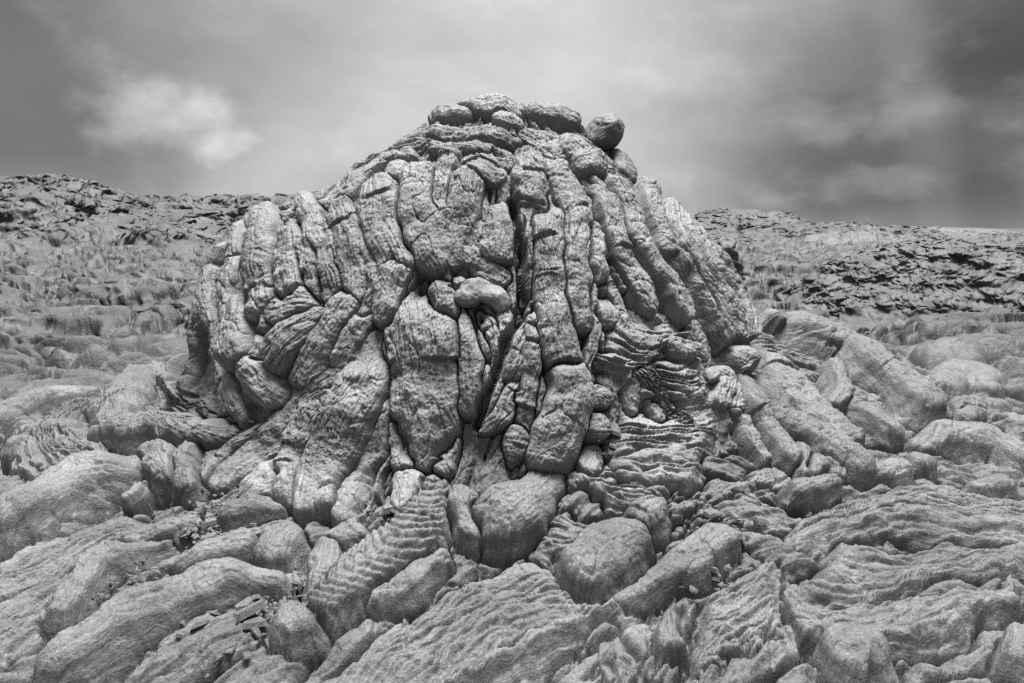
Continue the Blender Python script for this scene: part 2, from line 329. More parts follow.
#TABLES
T_ = [  # name, line (u,v,half width), material, options
 # summit
 ('summit_lobe', '434,123,7 449,119,10 470,117,8', 'boulder', dict(start='round', lift=.3)),
 ('summit_lobe', '452,114,9 478,111,12 504,110,12 528,114,9', 'boulder', dict(start='round', lift=.15)),
 ('summit_lobe', '492,118,6 508,121,8 524,127,7', 'lava', dict(start='round', lift=.3)),
 ('summit_lobe', '532,113,9 556,115,12 580,124,10', 'boulder', dict(start='round', lift=.3)),
 ('summit_boulder', '591,122,15 602,134,21 612,150,15', 'boulder', dict(start='round', lift=.1, h=1.0, st=.2, brk=0)),
 ('summit_boulder', '612,150,9 621,164,12 628,180,9', 'boulder', dict(start='round', lift=-.2, st=.3)),
 ('lava_slab', '522,131,9 545,146,14 568,150,12 580,152,8', 'lava', dict(start='round', h=.5)),
 ('lava_slab', '560,140,12 580,158,14 600,172,12', 'lava', dict(start='round', h=.5)),
 ('lava_slab', '575,168,9 592,166,11 610,170,8', 'lava', dict(start='round', h=.6, lift=.3)),
 ('lava_toe', '548,150,10 556,166,11 560,182,9', 'lava', {}),
 ('lava_tube', '430,134,6 460,136,9 496,138,10 520,146,8', 'bark', dict(lift=.1, start='round', wr=.05)),
 ('lava_tube', '426,147,6 456,150,7 486,155,8 512,164,8', 'bark', dict(lift=.2, start='round', wr=.05)),
 # long strands
 ('lava_strand', '440,196,4 452,236,5 448,270,5 452,310,5 454,350,5 452,392,4', 'bark', dict(lift=.4, lump=.6)),
 ('lava_strand', '405,196,4 404,236,5 412,270,5 402,300,5 390,334,5 384,372,5 378,410,4', 'bark', dict(lift=.4, lump=.6)),
 ('lava_strand', '366,206,4 370,246,5 376,280,5 368,304,5 352,334,5 330,372,5 300,404,4', 'bark', dict(lift=.4, lump=.6)),
 ('lava_strand', '278,226,4 277,262,5 280,300,6 270,330,6 262,366,6 256,402,5', 'bark', dict(lift=.4, lump=.6)),
 ('lava_strand', '486,196,4 484,230,5 478,262,5', 'bark', dict(lift=.4, lump=.6)),
 ('lava_strand', '588,196,4 589,240,5 590,280,5 592,320,5 588,360,5 590,400,4', 'bark', dict(lift=.4, lump=.6)),
 ('lava_strand', '392,440,4 372,476,6 362,500,6 352,534,5', 'bark', dict(lift=.4, lump=.6)),
 ('lava_strand', '270,424,5 240,446,7 212,468,7 186,492,6', 'bark', dict(lift=.4, lump=.6)),
 ('lava_strand', '724,390,5 736,414,7 752,440,7 772,462,6', 'bark', dict(lift=.4, lump=.6)),
 # right side tubes
 ('lava_tube', '597,196,10 605,207,12 614,236,13 626,266,13 640,292,14 650,316,12', 'bark', dict(lump=.3, z=.025, wide=.9, lift=.5, wr=.05)),
 ('lava_tube', '610,178,9 620,198,13 637,236,14 655,266,14 676,296,15 684,322,11', 'lava', dict(lump=.3, z=.025, wide=.9, lift=.5)),
 ('lava_tube', '641,186,11 652,215,12 664,240,12 669,256,9', 'lava', dict(lump=.3, z=.025, wide=.9, lift=.6)),
 ('lava_knob', '598,205,7 606,212,10 612,222,8', 'smooth', dict(lift=.9, start='round')),
 ('lava_tube', '545,201,13 547,230,15 549,262,15 551,300,15 559,345,17 566,376,17', 'bark', dict(lump=.5, lift=.45, brk=1.2)),
 ('lava_tube', '566,362,17 570,385,21 564,420,21 553,450,20 540,474,15', 'smooth', dict(lift=.35, start='round', brk=.2)),
 ('lava_tube', '526,152,11 531,176,14 533,205,15 528,235,13 527,270,10 532,300,8', 'bark', dict(lump=.5, lift=.2, brk=1.)),
 ('lava_tube', '562,168,12 568,190,14 577,224,14 579,262,14 577,292,13 579,334,11', 'bark', dict(lump=.5, lift=.25, brk=.9)),
 ('lava_tube', '590,214,9 594,238,12 597,262,12 598,284,10', 'lava', dict(lift=.15, lump=2)),
 ('lava_toe', '601,285,12 603,305,15 602,328,13', 'bark', dict(lift=-.1, h=.6, brk=2)),
 ('lava_toe', '617,248,6 622,270,8 630,292,8', 'lava', dict(lift=.1)),
 # left of the crevice
 ('lava_toe', '505,206,10 503,232,16 500,262,17', 'smooth', dict(lift=.2, start='round')),
 ('lava_toe', '474,180,12 469,200,15 461,222,14 456,246,10 458,270,8', 'lava', dict(lump=.6, lift=.4, start='round')),
 ('lava_slab', '468,168,9 488,178,13 508,182,9', 'lava', dict(lift=.3, start='round', h=.6)),
 ('lava_slab', '478,158,8 500,166,10 520,166,7', 'lava', dict(lift=.2, start='round', h=.5)),
 ('lava_toe', '486,206,9 478,226,10 474,246,8', 'lava', dict(lift=.0)),
 ('lava_toe', '455,226,8 464,248,10 480,264,9', 'lava', dict(lift=.0)),
 ('lava_tube', '447,152,8 449,170,9 446,195,9 444,222,8 449,246,7', 'smooth', dict(lift=.5)),
 ('lava_toe', '443,155,9 452,160,9 460,158,6', 'lava', dict(lift=.6, start='round')),
 ('lava_tube', '424,172,15 418,200,17 422,230,18 432,256,17 444,276,12', 'lava', dict(lump=.5, lift=.35, start='round')),
 ('lava_toe', '396,186,6 400,174,9 411,166,7', 'lava', dict(lift=.3, start='round')),
 ('lava_tube', '379,186,14 383,210,17 388,238,18 400,262,18 402,280,12', 'lava', dict(lump=.5, lift=.3, start='round')),
 ('lava_tube', '404,262,14 393,290,13 387,312,13 384,328,11', 'smooth', dict(lift=.45, start='round')),
 ('lava_tube', '420,158,6 396,163,8 374,177,8 352,196,8 334,213,8 322,228,7', 'lava', dict(lift=.6, start='round', wr=.04)),
 ('lava_toe', '303,200,9 314,220,12 324,248,12 330,280,11 328,306,8', 'lava', dict(lift=.3, start='round')),
 ('lava_toe', '306,230,9 311,256,12 314,284,11 312,306,8', 'lava', dict(lift=.3)),
 ('lava_toe', '338,203,11 346,222,16 352,250,17 354,280,15 350,306,10', 'lava', dict(lift=.15, start='round')),
 ('lava_toe', '377,258,5 377,270,8 376,282,6', 'smooth', dict(lift=.3, start='round')),
 # the left hanging columns
 ('lava_column', '267,203,9 264,236,15 262,276,17 263,318,14', 'smooth', dict(lift=.3)),
 ('lava_column', '288,222,10 289,252,14 291,282,15 294,312,11', 'smooth', dict(lift=.3)),
 ('lava_column', '230,238,5 221,258,8 213,282,8 212,318,7 215,352,7 220,385,6 228,412,5', 'bark', dict(lift=.2, lump=.5)),
 ('lava_column', '246,218,5 237,252,7 231,284,8 228,316,8 230,340,6', 'bark', dict(lift=.4, lump=.5)),
 ('lava_column', '252,232,5 246,270,7 243,300,8 244,326,8', 'bark', dict(lift=.2, lump=.5)),
 ('lava_toe', '234,302,9 240,330,15 243,350,18 244,370,14', 'smooth', dict(lift=.35, start='round')),
 ('lava_toe', '224,372,6 236,400,10 246,422,7', 'smooth', dict(lift=.1, start='round', st=.1, brk=0)),
 ('lava_toe', '324,314,10 306,332,15 291,350,18 279,370,13', 'lava', dict(lift=.45, start='round')),
 ('lava_toe', '232,348,8 252,368,12 270,386,15 287,404,14', 'lava', dict(lift=.3)),
 ('lava_toe', '268,312,10 290,309,17 316,308,16', 'smooth', dict(lift=.15, start='round')),
 ('lava_toe', '272,296,7 270,318,8 272,342,6', 'lava', dict(lift=.1)),
 ('lava_tube', '350,284,10 342,312,14 330,342,14 314,368,14 301,390,12', 'lava', dict(lift=.4, brk=1.)),
 ('lava_tube', '366,308,10 357,330,11 346,350,11 336,370,8', 'lava', dict(lift=.35, brk=1.5)),
 # the wide apron left of the middle
 ('lava_tube', '360,352,14 340,386,20 300,424,22 266,448,20 238,470,16 214,490,10', 'bark', dict(lump=.5, lift=.05, h=.6)),
 ('lava_tube', '330,396,12 312,426,15 297,456,15 290,480,15 287,504,12', 'lava', dict(lift=.3, brk=.8)),
 ('lava_tube', '374,338,16 366,376,22 352,420,26 336,456,24 318,492,20 309,518,15', 'lava', dict(lump=.5, lift=.35, wr=.03, brk=.5)),
 ('lava_tube', '386,384,8 378,420,12 370,452,14 357,486,15 348,512,15 344,524,13', 'lava', dict(lift=.15, brk=.8)),
 ('lava_toe', '296,452,12 280,470,15 258,490,13 244,500,9', 'lava', dict(lift=.1)),
 # the middle slabs
 ('lava_slab', '414,270,26 420,306,31 423,345,32 424,378,31 424,410,32 422,440,30 419,466,24', 'smooth', dict(lift=.1, h=.5, brk=0, lump=.5, cut=(.50,))),
 ('lava_toe', '440,282,9 446,304,12 446,328,10', 'lava', dict(lift=.4, h=.6, start='round')),
 ('lava_toe', '401,400,9 398,428,12 400,452,13 404,470,12', 'smooth', dict(lift=.2, start='bury', st=.4)),
 ('lava_toe', '406,470,11 404,492,13 402,512,11', 'lava', dict(lift=-.05, start='round')),
 ('lava_toe', '446,420,8 445,446,11 440,474,10', 'smooth', dict(lift=.1, start='bury')),
 ('lava_ledge', '394,375,3 420,370,5 450,374,3', 'smooth', dict(lift=1.2, start='round', brk=0)),
 ('lava_tube', '452,292,6 460,324,10 466,362,13 468,396,13 468,414,11', 'lava', dict(lift=.15)),
 ('lava_toe', '455,280,5 461,284,7 466,290,6', 'smooth', dict(lift=.4, start='round')),
 ('lava_hook', '462,308,8 467,297,10 480,291,11 496,298,10 506,312,8', 'smooth', dict(lift=.6, start='round', brk=0)),
 ('lava_toe', '474,262,8 492,272,10 508,282,8', 'lava', dict(lift=.1, start='round')),
 ('lava_toe', '483,312,7 492,326,9 496,352,7 493,392,4', 'smooth', dict(lift=-.3)),
 ('lava_toe', '524,330,7 513,352,10 508,380,9', 'lava', dict(lift=.0, brk=2)),
 ('lava_toe', '522,378,8 514,400,10 502,420,10 482,431,7', 'smooth', dict(lift=.3)),
 ('lava_toe', '506,442,10 518,444,14 532,448,9', 'lava', dict(lift=.2, start='round')),
 ('lava_tube', '536,310,6 534,345,8 530,380,9 526,410,9 530,436,8', 'bark', dict(lift=.2, brk=1.5)),
 # lower right of the mound
 ('lava_toe', '664,346,7 681,350,9 698,348,6', 'smooth', dict(lift=.5, start='round')),
 ('lava_knob', '703,370,6 708,377,8 712,384,6', 'smooth', dict(lift=1.0, start='round', brk=0, st=.1)),
 ('lava_toe', '716,366,7 722,380,9 717,396,8 717,410,8', 'smooth', dict(lift=.9, start='round', brk=.5, st=.1)),
 ('lava_toe', '727,352,8 737,366,13 742,376,9', 'smooth', dict(lift=.7, start='round')),
 ('lava_toe', '736,376,8 733,396,10 734,414,9', 'lava', dict(lift=.2)),
 ('lava_toe', '586,402,8 600,398,10 612,404,7', 'lava', dict(lift=.2, start='round', wr=.12, wf=60)),
 ('lava_toe', '578,424,9 594,428,11 610,426,8', 'lava', dict(lift=.2, start='round')),
 ('lava_toe', '594,452,10 590,466,12 586,478,9', 'lava', dict(lift=.1, wr=.1)),
]
S_ = [
 # draped curtain at the right edge
 ('draped_curtain', ['648,196 660,232 676,270 694,300 708,326 722,352', '656,194 676,232 698,272 714,304 724,330 728,352', '664,200 690,236 712,270 728,300 736,326 734,350', '676,212 700,240 722,270 738,300 746,326 744,346'], 'bark', dict(ropes=12, amp=.05, lift=.07, pw=.9, warp=.3)),
 # strands over the left shoulder of the dome
 ('draped_curtain', ['428,132 398,146 364,165 332,190 308,212', '436,140 404,152 370,171 338,194 316,217', '446,148 410,160 380,176 348,198 326,222'], 'bark', dict(ropes=6, amp=.035, lift=.02)),
 # nested folds below the tubes
 ('ropy_fold', ['624,300 634,318 650,324 672,318', '612,312 624,330 644,338 680,328', '600,326 616,342 640,350 684,336', '592,345 610,356 634,362 668,348', '590,366 606,376 624,382 640,366'], 'smooth', dict(ropes=8, amp=.022, lift=.03, sink=.08, warp=.5)),
 ('lava_fold', ['694,334 670,342 650,354 636,370 630,392', '690,326 664,336 640,348 624,366 618,394'], 'bark', dict(ropes=3, amp=.03, lift=.05)),
 ('ropy_fold', ['644,352 672,356 704,354', '634,370 664,374 704,372', '630,386 664,392 708,390', '632,402 666,412 712,408'], 'lava', dict(ropes=5, amp=.028, lift=.02, warp=.9)),
 ('lava_skin', ['622,404 664,414 716,412', '612,430 660,440 716,440', '600,460 650,476 706,478', '610,492 650,500 690,498'], 'lava', dict(ropes=7, amp=.025, lift=.04, warp=1.2)),
 ('lava_skin', ['560,482 600,500 640,512', '586,470 622,486 664,502', '606,458 640,474 690,492'], 'lava', dict(ropes=5, amp=.03, lift=.02, warp=1.)),
]

# ------------------------------------------------------------------ lobes lying on the ground, each a thing
GL = [
 ('lava_lobe', '640,530,20 612,550,28 590,572,30 572,586,24', 'smooth', dict(z=0.02, lift=.35, start='round', lump=.8, brk=0), 'smooth rounded potato-shaped lava lobe in the middle foreground, above the long club-shaped one'),
 ('lava_lobe', '664,508,10 648,518,17 632,530,16', 'lava', dict(lift=.2, start='round'), 'cracked lava lobe tucked behind the smooth potato-shaped one'),
 ('lava_lobe', '736,538,12 712,546,16 684,562,15 656,580,11 634,594,8 614,605,6', 'smooth', dict(z=0.015, lift=.35, start='round', lump=.6, brk=.6), 'long pale club-shaped lava toe tapering to a cracked tip in the middle foreground'),
 ('lava_lobe', '544,478,22 528,500,32 506,520,34 484,540,24', 'smooth', dict(lift=.2, lump=.6, brk=0), 'wide smooth bulging lava lobe at the foot of the central tube'),
 ('lava_lobe', '462,488,12 468,512,17 476,540,11', 'smooth', dict(lift=.6, start='round', lump=.5, brk=0), 'upright oval lava lobe leaning on the wide bulging lobe'),
 ('ropy_lava_tube', '430,492,20 424,524,24 406,550,27 376,572,27 346,592,24 314,614,17', 'lava', dict(lift=.35, wr=.34, wf=60, h=.9), 'curved lava tube with ring-like wrinkles below the cracked slab'),
 ('lava_lobe', '327,548,11 324,574,13 322,600,13 318,616,10', 'lava', dict(lift=.3, start='round'), 'upright lava limb at the left end of the ring-wrinkled tube'),
 ('lava_lobe', '326,548,10 346,542,11 372,540,9', 'lava', dict(lift=.5, start='round'), 'short lava limb lying along the top of the ring-wrinkled tube'),
 ('lava_lobe', '440,560,10 420,580,12 394,594,10 372,606,7', 'lava', dict(lift=0., st=1.), 'thin streaked lava band along the lower edge of the ring-wrinkled tube'),
 ('lava_lobe', '292,606,10 292,622,14 302,640,13', 'smooth', dict(lift=.2), 'pale stubby lava toe in the gap left of the ring-wrinkled tube'),
 # left
 ('lava_lobe', '196,356,16 174,360,20 150,374,22 136,396,22 126,420,20 112,436,14', 'lava', dict(z=0.06, lift=.35), 'thick arched lava tube climbing to the left foot of the mound'),
 ('lava_lobe', '204,434,12 176,432,17 140,432,18 106,436,16 92,442,10', 'lava', dict(lift=.3, start='round'), 'lava lobe lying crosswise under the thick arched tube'),
 ('lava_lobe', '150,462,16 120,476,22 86,490,25 50,510,25 18,528,24 -14,544,20', 'lava', dict(z=0.06, lift=.4, lump=1.2), 'longest heavy lava lobe running to the left edge above dark streaked skin'),
 ('lava_lobe', '150,452,10 166,468,14 176,484,12', 'lava', dict(lift=.2, start='round'), 'bulging lava stub at the right end of the heavy left lobe'),
 ('lava_lobe', '126,502,4 134,498,5 142,488,4', 'smooth', dict(lift=.8, start='round', brk=0), 'little smooth lava drip under the heavy left lobe'),
 ('lava_lobe', '196,444,8 187,462,12 186,484,12 184,498,10', 'lava', dict(lift=.4), 'short hanging lava toe beside the heavy left lobe'),
 ('lava_lobe', '232,430,12 210,436,16 196,448,12', 'lava', dict(lift=.2), 'round lava hump between the mound foot and the short hanging toe'),
 ('lava_lobe', '94,380,6 74,386,11 46,404,15 20,416,16 -12,428,16', 'lava', dict(lift=.4, start='round', lump=.6), 'smooth tapering lava toe reaching the left edge above the rope swirl'),
 ('lava_lobe', '64,362,4 60,376,8 54,390,8', 'lava', dict(lift=.5), 'small upright lava knob above the smooth tapering toe'),
 ('lava_lobe', '34,442,6 20,446,8 8,450,6', 'lava', dict(lift=.4, start='round'), 'small lava bud left of the rope swirl'),
 ('lava_lobe', '262,542,12 234,552,14 206,562,14 180,570,10', 'lava', dict(lift=.3, start='round'), 'blocky crusted lava lobe above the broken-ended flow'),
 ('lava_lobe', '296,530,12 284,550,20 272,568,16', 'lava', dict(lift=.1, start='round', brk=1), 'rounded crusted lava lobe beside the blocky one'),
 ('lava_lobe', '272,586,13 240,588,17 204,596,18 168,612,19 132,632,20 90,656,20 40,680,20', 'bark', dict(z=0.05, lift=.35, st=1.2), 'long streaked lava flow with a broken open end at lower left'),
 ('lava_lobe', '152,544,12 128,556,14 96,574,15 72,600,13 58,622,9', 'lava', dict(lift=.25, brk=1.), 'bent cracked lava toe between rubble and dark streaked skin'),
 ('lava_lobe', '276,502,10 248,514,13 222,526,11', 'lava', dict(lift=.3), 'lava toe with a shadowed underside at the left foot of the mound'),
 ('lava_lobe', '190,520,8 160,536,10 130,548,8', 'lava', dict(lift=.1, brk=1.), 'thin cracked lava plate above the bent toe'),
 # right
 ('lava_lobe', '740,384,10 744,404,12 757,426,12 776,452,12 790,470,10', 'lava', dict(z=0.06, lift=.4, brk=.3), 'dark-edged lava tube winding down the right foot of the mound'),
 ('lava_lobe', '754,386,8 764,408,12 784,432,18 814,450,20 842,466,19 872,482,15', 'lava', dict(z=0.06, lift=.4, lump=.8), 'wide lava toe beside the winding tube, ending near the pale log-shaped lobe'),
 ('lava_lobe', '784,494,7 806,490,9 834,486,8', 'smooth', dict(lift=.7, start='round', brk=0, lump=.4), 'pale log-shaped lava lobe lying flat at the foot of the wide toe'),
 ('lava_lobe', '804,476,6 818,468,8 834,472,8 840,482,6', 'lava', dict(lift=.8, start='round', brk=0), 'small arched lava toe over the pale log-shaped lobe'),
 ('lava_lobe', '798,450,5 800,462,7 796,476,6', 'lava', dict(lift=.9, start='round'), 'small upright lava knuckle above the pale log-shaped lobe'),
 ('lava_lobe', '876,478,9 890,476,12 904,474,9', 'lava', dict(lift=.5, start='round', lump=.6), 'small round lava knob right of the wide toe'),
 ('lava_lobe', '906,464,11 920,470,14 932,476,10', 'lava', dict(lift=.4, start='round', lump=.6), 'larger round lava knob next to the small one'),
 ('lava_lobe', '772,322,10 796,334,17 830,354,20 872,382,20 908,406,18 930,424,13', 'bark', dict(z=0.1, lift=.5, h=.9, st=.9, lump=.6), 'broad slanting lava flow with an overhanging edge right of the mound'),
 ('lava_lobe', '826,366,5 838,376,9 838,394,8 832,412,6', 'lava', dict(lift=.5, start='round'), 'curled lava lip under the overhanging slanting flow'),
 ('lava_lobe', '846,402,8 870,420,11 900,440,12', 'lava', dict(lift=.1), 'low lava toe in the shade below the overhanging flow'),
 ('lava_lobe', '766,350,14 788,384,20 820,416,20 858,444,14', 'lava', dict(lift=-.1, h=.6, wr=.08, wf=40), 'flat rippled lava skin between the overhanging flow and the wide toe'),
 ('lava_lobe', '790,286,9 826,306,14 862,332,16 896,362,16 926,396,15 942,420,10', 'lava', dict(lift=.3), 'long slanting lava lobe just behind the overhanging flow'),
 ('lava_lobe', '814,306,8 844,322,11 866,344,9', 'lava', dict(lift=.6, start='round'), 'short lava lobe on the back of the long slanting one'),
 ('lava_lobe', '922,444,10 952,440,17 988,448,18 1020,462,16 1050,474,12', 'lava', dict(lift=.2), 'flat wrinkled lava lobe at the right edge above the ropy flow'),
 ('lava_lobe', '956,424,8 974,422,12 990,426,10', 'lava', dict(lift=.4, start='round'), 'round lava pad left of the rope-folded pad at the right edge'),
 ('lava_lobe', '992,434,9 1012,430,14 1036,436,12', 'lava', dict(lift=.3, start='round', wr=.12), 'rope-folded lava pad at the right edge'),
 ('lava_lobe', '968,494,6 986,490,9 1012,492,9', 'lava', dict(lift=.3, start='round'), 'low dark-fronted lava toe above the ropy flow at right'),
 ('lava_lobe', '938,396,14 958,380,22 978,386,20 992,396,10', 'lava', dict(lift=.1, start='round', field=True), 'domed lava swell in the right middle distance'),
 ('lava_lobe', '874,312,8 902,326,12 936,342,13 970,352,9', 'lava', dict(lift=.2, field=True), 'tapering lava lobe pointing right in the middle distance'),
 ('lava_lobe', '960,334,9 986,332,13 1012,336,12', 'lava', dict(lift=.3, start='round', field=True), 'dark-fronted lava lobe near the right edge in the middle distance'),
 ('lava_lobe', '976,352,8 1000,352,13 1030,362,13', 'lava', dict(lift=.4, start='round', field=True), 'overhanging lava lobe at the right edge below the dark-fronted one'),
 ('lava_lobe', '862,308,7 896,304,10 934,312,8', 'lava', dict(lift=.2, field=True), 'flat lava lobe behind the tapering one at right'),
 ('lava_lobe', '838,664,26 862,658,30 884,668,24', 'lava', dict(lift=-.1, start='round', h=.8), 'rounded lava swell at the bottom edge under the ropy flow'),
 ('lava_lobe', '1012,636,10 1020,654,14 1022,676,12', 'smooth', dict(lift=.4, start='round'), 'smooth lava stub at the lower right corner'),
 # left middle distance
 ('lava_lobe', '58,318,6 84,328,9 108,338,8', 'lava', dict(lift=.3, field=True), 'small lava lobe in the left middle distance beside a cracked plate'),
 ('lava_lobe', '90,326,6 114,324,8 140,320,6', 'lava', dict(lift=.3, field=True, start='round'), 'pillow-like lava lobe in the left middle distance'),
 ('lava_lobe', '-10,336,9 6,340,12 26,338,9', 'lava', dict(lift=.2, field=True, start='round'), 'round lava pad at the left edge in the middle distance'),
 ('lava_lobe', '54,274,5 84,270,7 116,270,5', 'lava', dict(lift=.2, field=True, start='round'), 'low lava bulge far back on the left plain'),
 ('lava_lobe', '70,296,6 100,294,9 134,302,7', 'lava', dict(lift=.2, field=True, start='round'), 'cracked lava swell in front of the low bulge on the left plain'),
]
GS = [
 ('ropy_lava_flow', ['832,503 890,492 940,486 982,498 1040,500', '800,524 850,510 892,502 944,500 1040,510', '782,543 827,528 890,514 953,518 1040,520', '790,556 839,545 877,526 928,527 1040,536'], 'lava', dict(ropes=8, amp=.055, lift=.02, warp=.6), 'upper band of fine lava ropes sweeping to the right edge'),
 ('ropy_lava_flow', ['838,540 858,535 880,546 904,558 953,554 1040,548', '806,572 820,580 842,588 880,584 946,570 1040,560', '790,588 806,606 836,608 877,600 950,582 1030,574'], 'lava', dict(ropes=8, amp=.06, lift=.03, warp=.6), 'middle band of lava ropes folded back in a swirl at right'),
 ('ropy_lava_flow', ['772,592 800,614 840,616 880,606 944,592 1012,582', '780,608 810,630 850,628 890,620 950,606 1018,592', '796,640 836,640 880,638 940,618 974,602 1020,606', '800,644 840,645 890,646 950,632 1004,614 1040,606'], 'lava', dict(ropes=6, amp=.06, lift=.05, warp=.6), 'lowest band of thick lava ropes overhanging a dark hollow at right'),
 ('ropy_lava_flow', ['900,664 940,650 984,632 1030,618', '916,684 960,672 1000,652 1040,640'], 'lava', dict(ropes=5, amp=.05, lift=.0, warp=.7), 'few lava ropes below the dark hollow at the lower right'),
 ('ropy_lava_swirl', ['110,402 86,412 70,426 84,440 104,442', '96,400 66,414 52,430 68,450 104,456', '80,404 48,424 34,446 50,466 96,466', '60,410 26,440 10,462 26,482 80,478'], 'lava', dict(ropes=9, amp=.06, lift=.02, warp=.5), 'swirl of curved lava ropes left of the thick arched tube'),
 ('ropy_lava_mat', ['-20,392 40,366 90,352 130,346', '-20,370 40,356 90,346 130,338', '-20,356 40,346 80,342 120,332'], 'bark', dict(ropes=6, amp=.05, lift=.0, warp=.9), 'band of rough lava ropes across the left plain beside the mound'),
 ('ropy_lava_mat', ['214,300 192,316 170,330 150,350', '214,318 196,334 178,344 156,356', '212,336 204,346 186,354 164,362'], 'lava', dict(ropes=6, amp=.07, lift=.04, warp=.7), 'ropy hump of lava leaning on the left wall of the mound'),
 ('ropy_lava_mat', ['160,396 176,392 198,396 214,410', '158,410 176,404 196,408 218,424', '164,422 180,418 200,420 224,436'], 'lava', dict(ropes=6, amp=.05, lift=.02, warp=.9), 'tangle of short lava ropes under the thick arched tube'),
 ('streaked_lava_skin', ['120,508 70,528 20,548 -30,566', '140,520 86,556 40,586 -30,616', '120,556 74,590 50,620 -20,668'], 'bark', dict(ropes=12, amp=.03, lift=.0, warp=.7), 'dark finely streaked lava skin below the heavy left lobe'),
 ('streaked_lava_skin', ['600,598 540,622 490,648 420,690', '560,574 500,600 450,630 380,680', '520,556 450,590 400,620 330,674'], 'bark', dict(ropes=8, amp=.03, lift=.0, warp=1.), 'finely grooved lava skin left of the long crack in the foreground'),
 ('streaked_lava_skin', ['640,604 580,640 520,664 450,700', '606,604 548,630 496,656 436,694'], 'bark', dict(ropes=4, amp=.03, lift=.05, warp=.8), 'narrow grooved lava band right of the long foreground crack'),
 ('curled_lava_fold', ['690,600 684,620 680,640 690,652', '672,606 668,624 668,642 680,656', '656,612 650,630 650,646 660,660'], 'lava', dict(ropes=5, amp=.05, lift=.05), 'curled lava fold below the club-shaped toe'),
 ('wrinkled_lava_skin', ['556,500 600,520 626,524', '540,530 566,540 600,540', '520,556 548,560 574,562'], 'lava', dict(ropes=6, amp=.035, lift=.02, warp=1.3), 'crumpled lava skin between the bulging lobe and the potato-shaped lobe'),
 ('wrinkled_lava_skin', ['780,460 720,476 670,500 620,526', '790,478 740,494 700,506 650,530'], 'bark', dict(ropes=5, amp=.035, lift=-.01, warp=.9), 'furrowed lava ramp rising to the right foot of the mound'),
 ('wrinkled_lava_skin', ['700,590 740,570 780,550', '690,640 740,616 782,592', '690,690 750,664 800,640'], 'lava', dict(ropes=7, amp=.03, lift=.02, warp=1.4), 'rough wrinkled lava skin between the curled fold and the ropy flow'),
]

# ------------------------------------------------------------------ ground
def plates(x, y, fx, fy, seed, tilt, gap, dome, step, gw=.10):
    """broken crust: domed, tilted plates with open cracks between them"""
    f1, f2, c, ox, oy = worley(x * fx, y * fy, seed, True); a = c * 6.283 * 7
    e = f2 - f1; fd = smooth(e, 0, .22)
    return fd * (tilt * (ox * np.cos(a) + oy * np.sin(a)) + step * (c - .5)) + dome * (np.clip(e * 1.5, 0, 1) ** .72 - .5) - gap * np.exp(-e / gw)
def ground_height(x, y):
    r = np.hypot(x, y); z = gz(x, y); p = np.stack([x, y, x * 0], 1)
    wx = perlin(p * .5, 1) * .9 + perlin(p * 1.6, 11) * .22; wy = perlin(p * .5, 2) * .9 + perlin(p * 1.6, 12) * .22
    X, Y = x + wx, y + wy; g = smooth(r, 5, 14)
    z = z + g * plates(X, Y, .16, .26, 6, .16, .22, .36, .26) + (.5 + .5 * g) * plates(X, Y, .42, .62, 7, .14, .20, .26, .16, .11)
    z = z + plates(X, Y, 1.1, 2.0, 8, .06, .13, .15, .06, .14) + (1 - .7 * g) * plates(X + wy, Y + wx, 3.4, 4.6, 9, .015, .02, .03, .012)
    th = perlin(p * .5, 8) * 3.0; q = x * np.cos(th) + y * np.sin(th)
    z = z + .016 * (np.abs(np.sin(q * 22 + 2.2 * fbm(p * 2.2, 2, seed=4))) ** .8 - .6) * smooth(perlin(p * .8, 9), -.1, .35)
    z = z + .25 * g * fbm(p * .12, 3, seed=3) + .03 * (1 - .5 * g) * fbm(p * 2.5, 3, .5, seed=5) + .008 * (1 - .85 * g) * ridged(p * 17, 2, .6, seed=6)
    z = z + smooth(r, 25, 60) * .5 * ridged(p * .12, 4, .55, seed=12)
    return z
# ------------------------------------------------------------------ one fused skin: every toe, fold and rope swells out of it, then it is cut into its pieces
FREE = {'summit_boulder', 'lava_hook', 'lava_knob'}
def tube_item(pts, lift=.1, h=.85, start='bury', wr=0., st=.5, lump=1., field=False, brk=.5, wf=22., z=0., wide=1.14, edge=0., cut=()):
    SEED[0] += 1; sd = SEED[0]; pts = P_(pts)
    Lpx = np.linalg.norm(np.diff(pts[:, :2], axis=0), axis=1).sum(); n = int(np.clip(Lpx / 2.5, 14, 90))
    c = catmull(pts, n); S, t = cast(c[:, :2], field=field)
    k = max(3, pts[:, 2].mean() * 1.1 / (Lpx / n)); S = mavg(S, k); t = mavg(t[:, None], k)[:, 0]
    Nn = mavg(nrm(S), k); Nn /= np.linalg.norm(Nn, axis=1)[:, None]
    w = np.maximum(c[:, 2], 1.5) * t / F * wide
    T = np.gradient(S, axis=0); T /= np.linalg.norm(T, axis=1)[:, None] + 1e-9
    Nn = Nn - (Nn * T).sum(1)[:, None] * T; Nn /= np.linalg.norm(Nn, axis=1)[:, None]
    s = np.r_[0, np.cumsum(np.linalg.norm(np.diff(S, axis=0), axis=1))]
    rng = np.random.default_rng(sd); nb = rng.poisson(brk * .6 * s[-1] / .5)
    return dict(C=S.astype(f32), T=T.astype(f32), N=Nn.astype(f32), B=np.cross(T, Nn).astype(f32), s=s, w=w, lift=lift, h=h, start=start, wr=wr, st=st, lump=lump, wf=wf, z=z, sd=sd, edge=edge, cracks=np.r_[rng.uniform(.12, .9, nb), np.array(cut)] * s[-1])
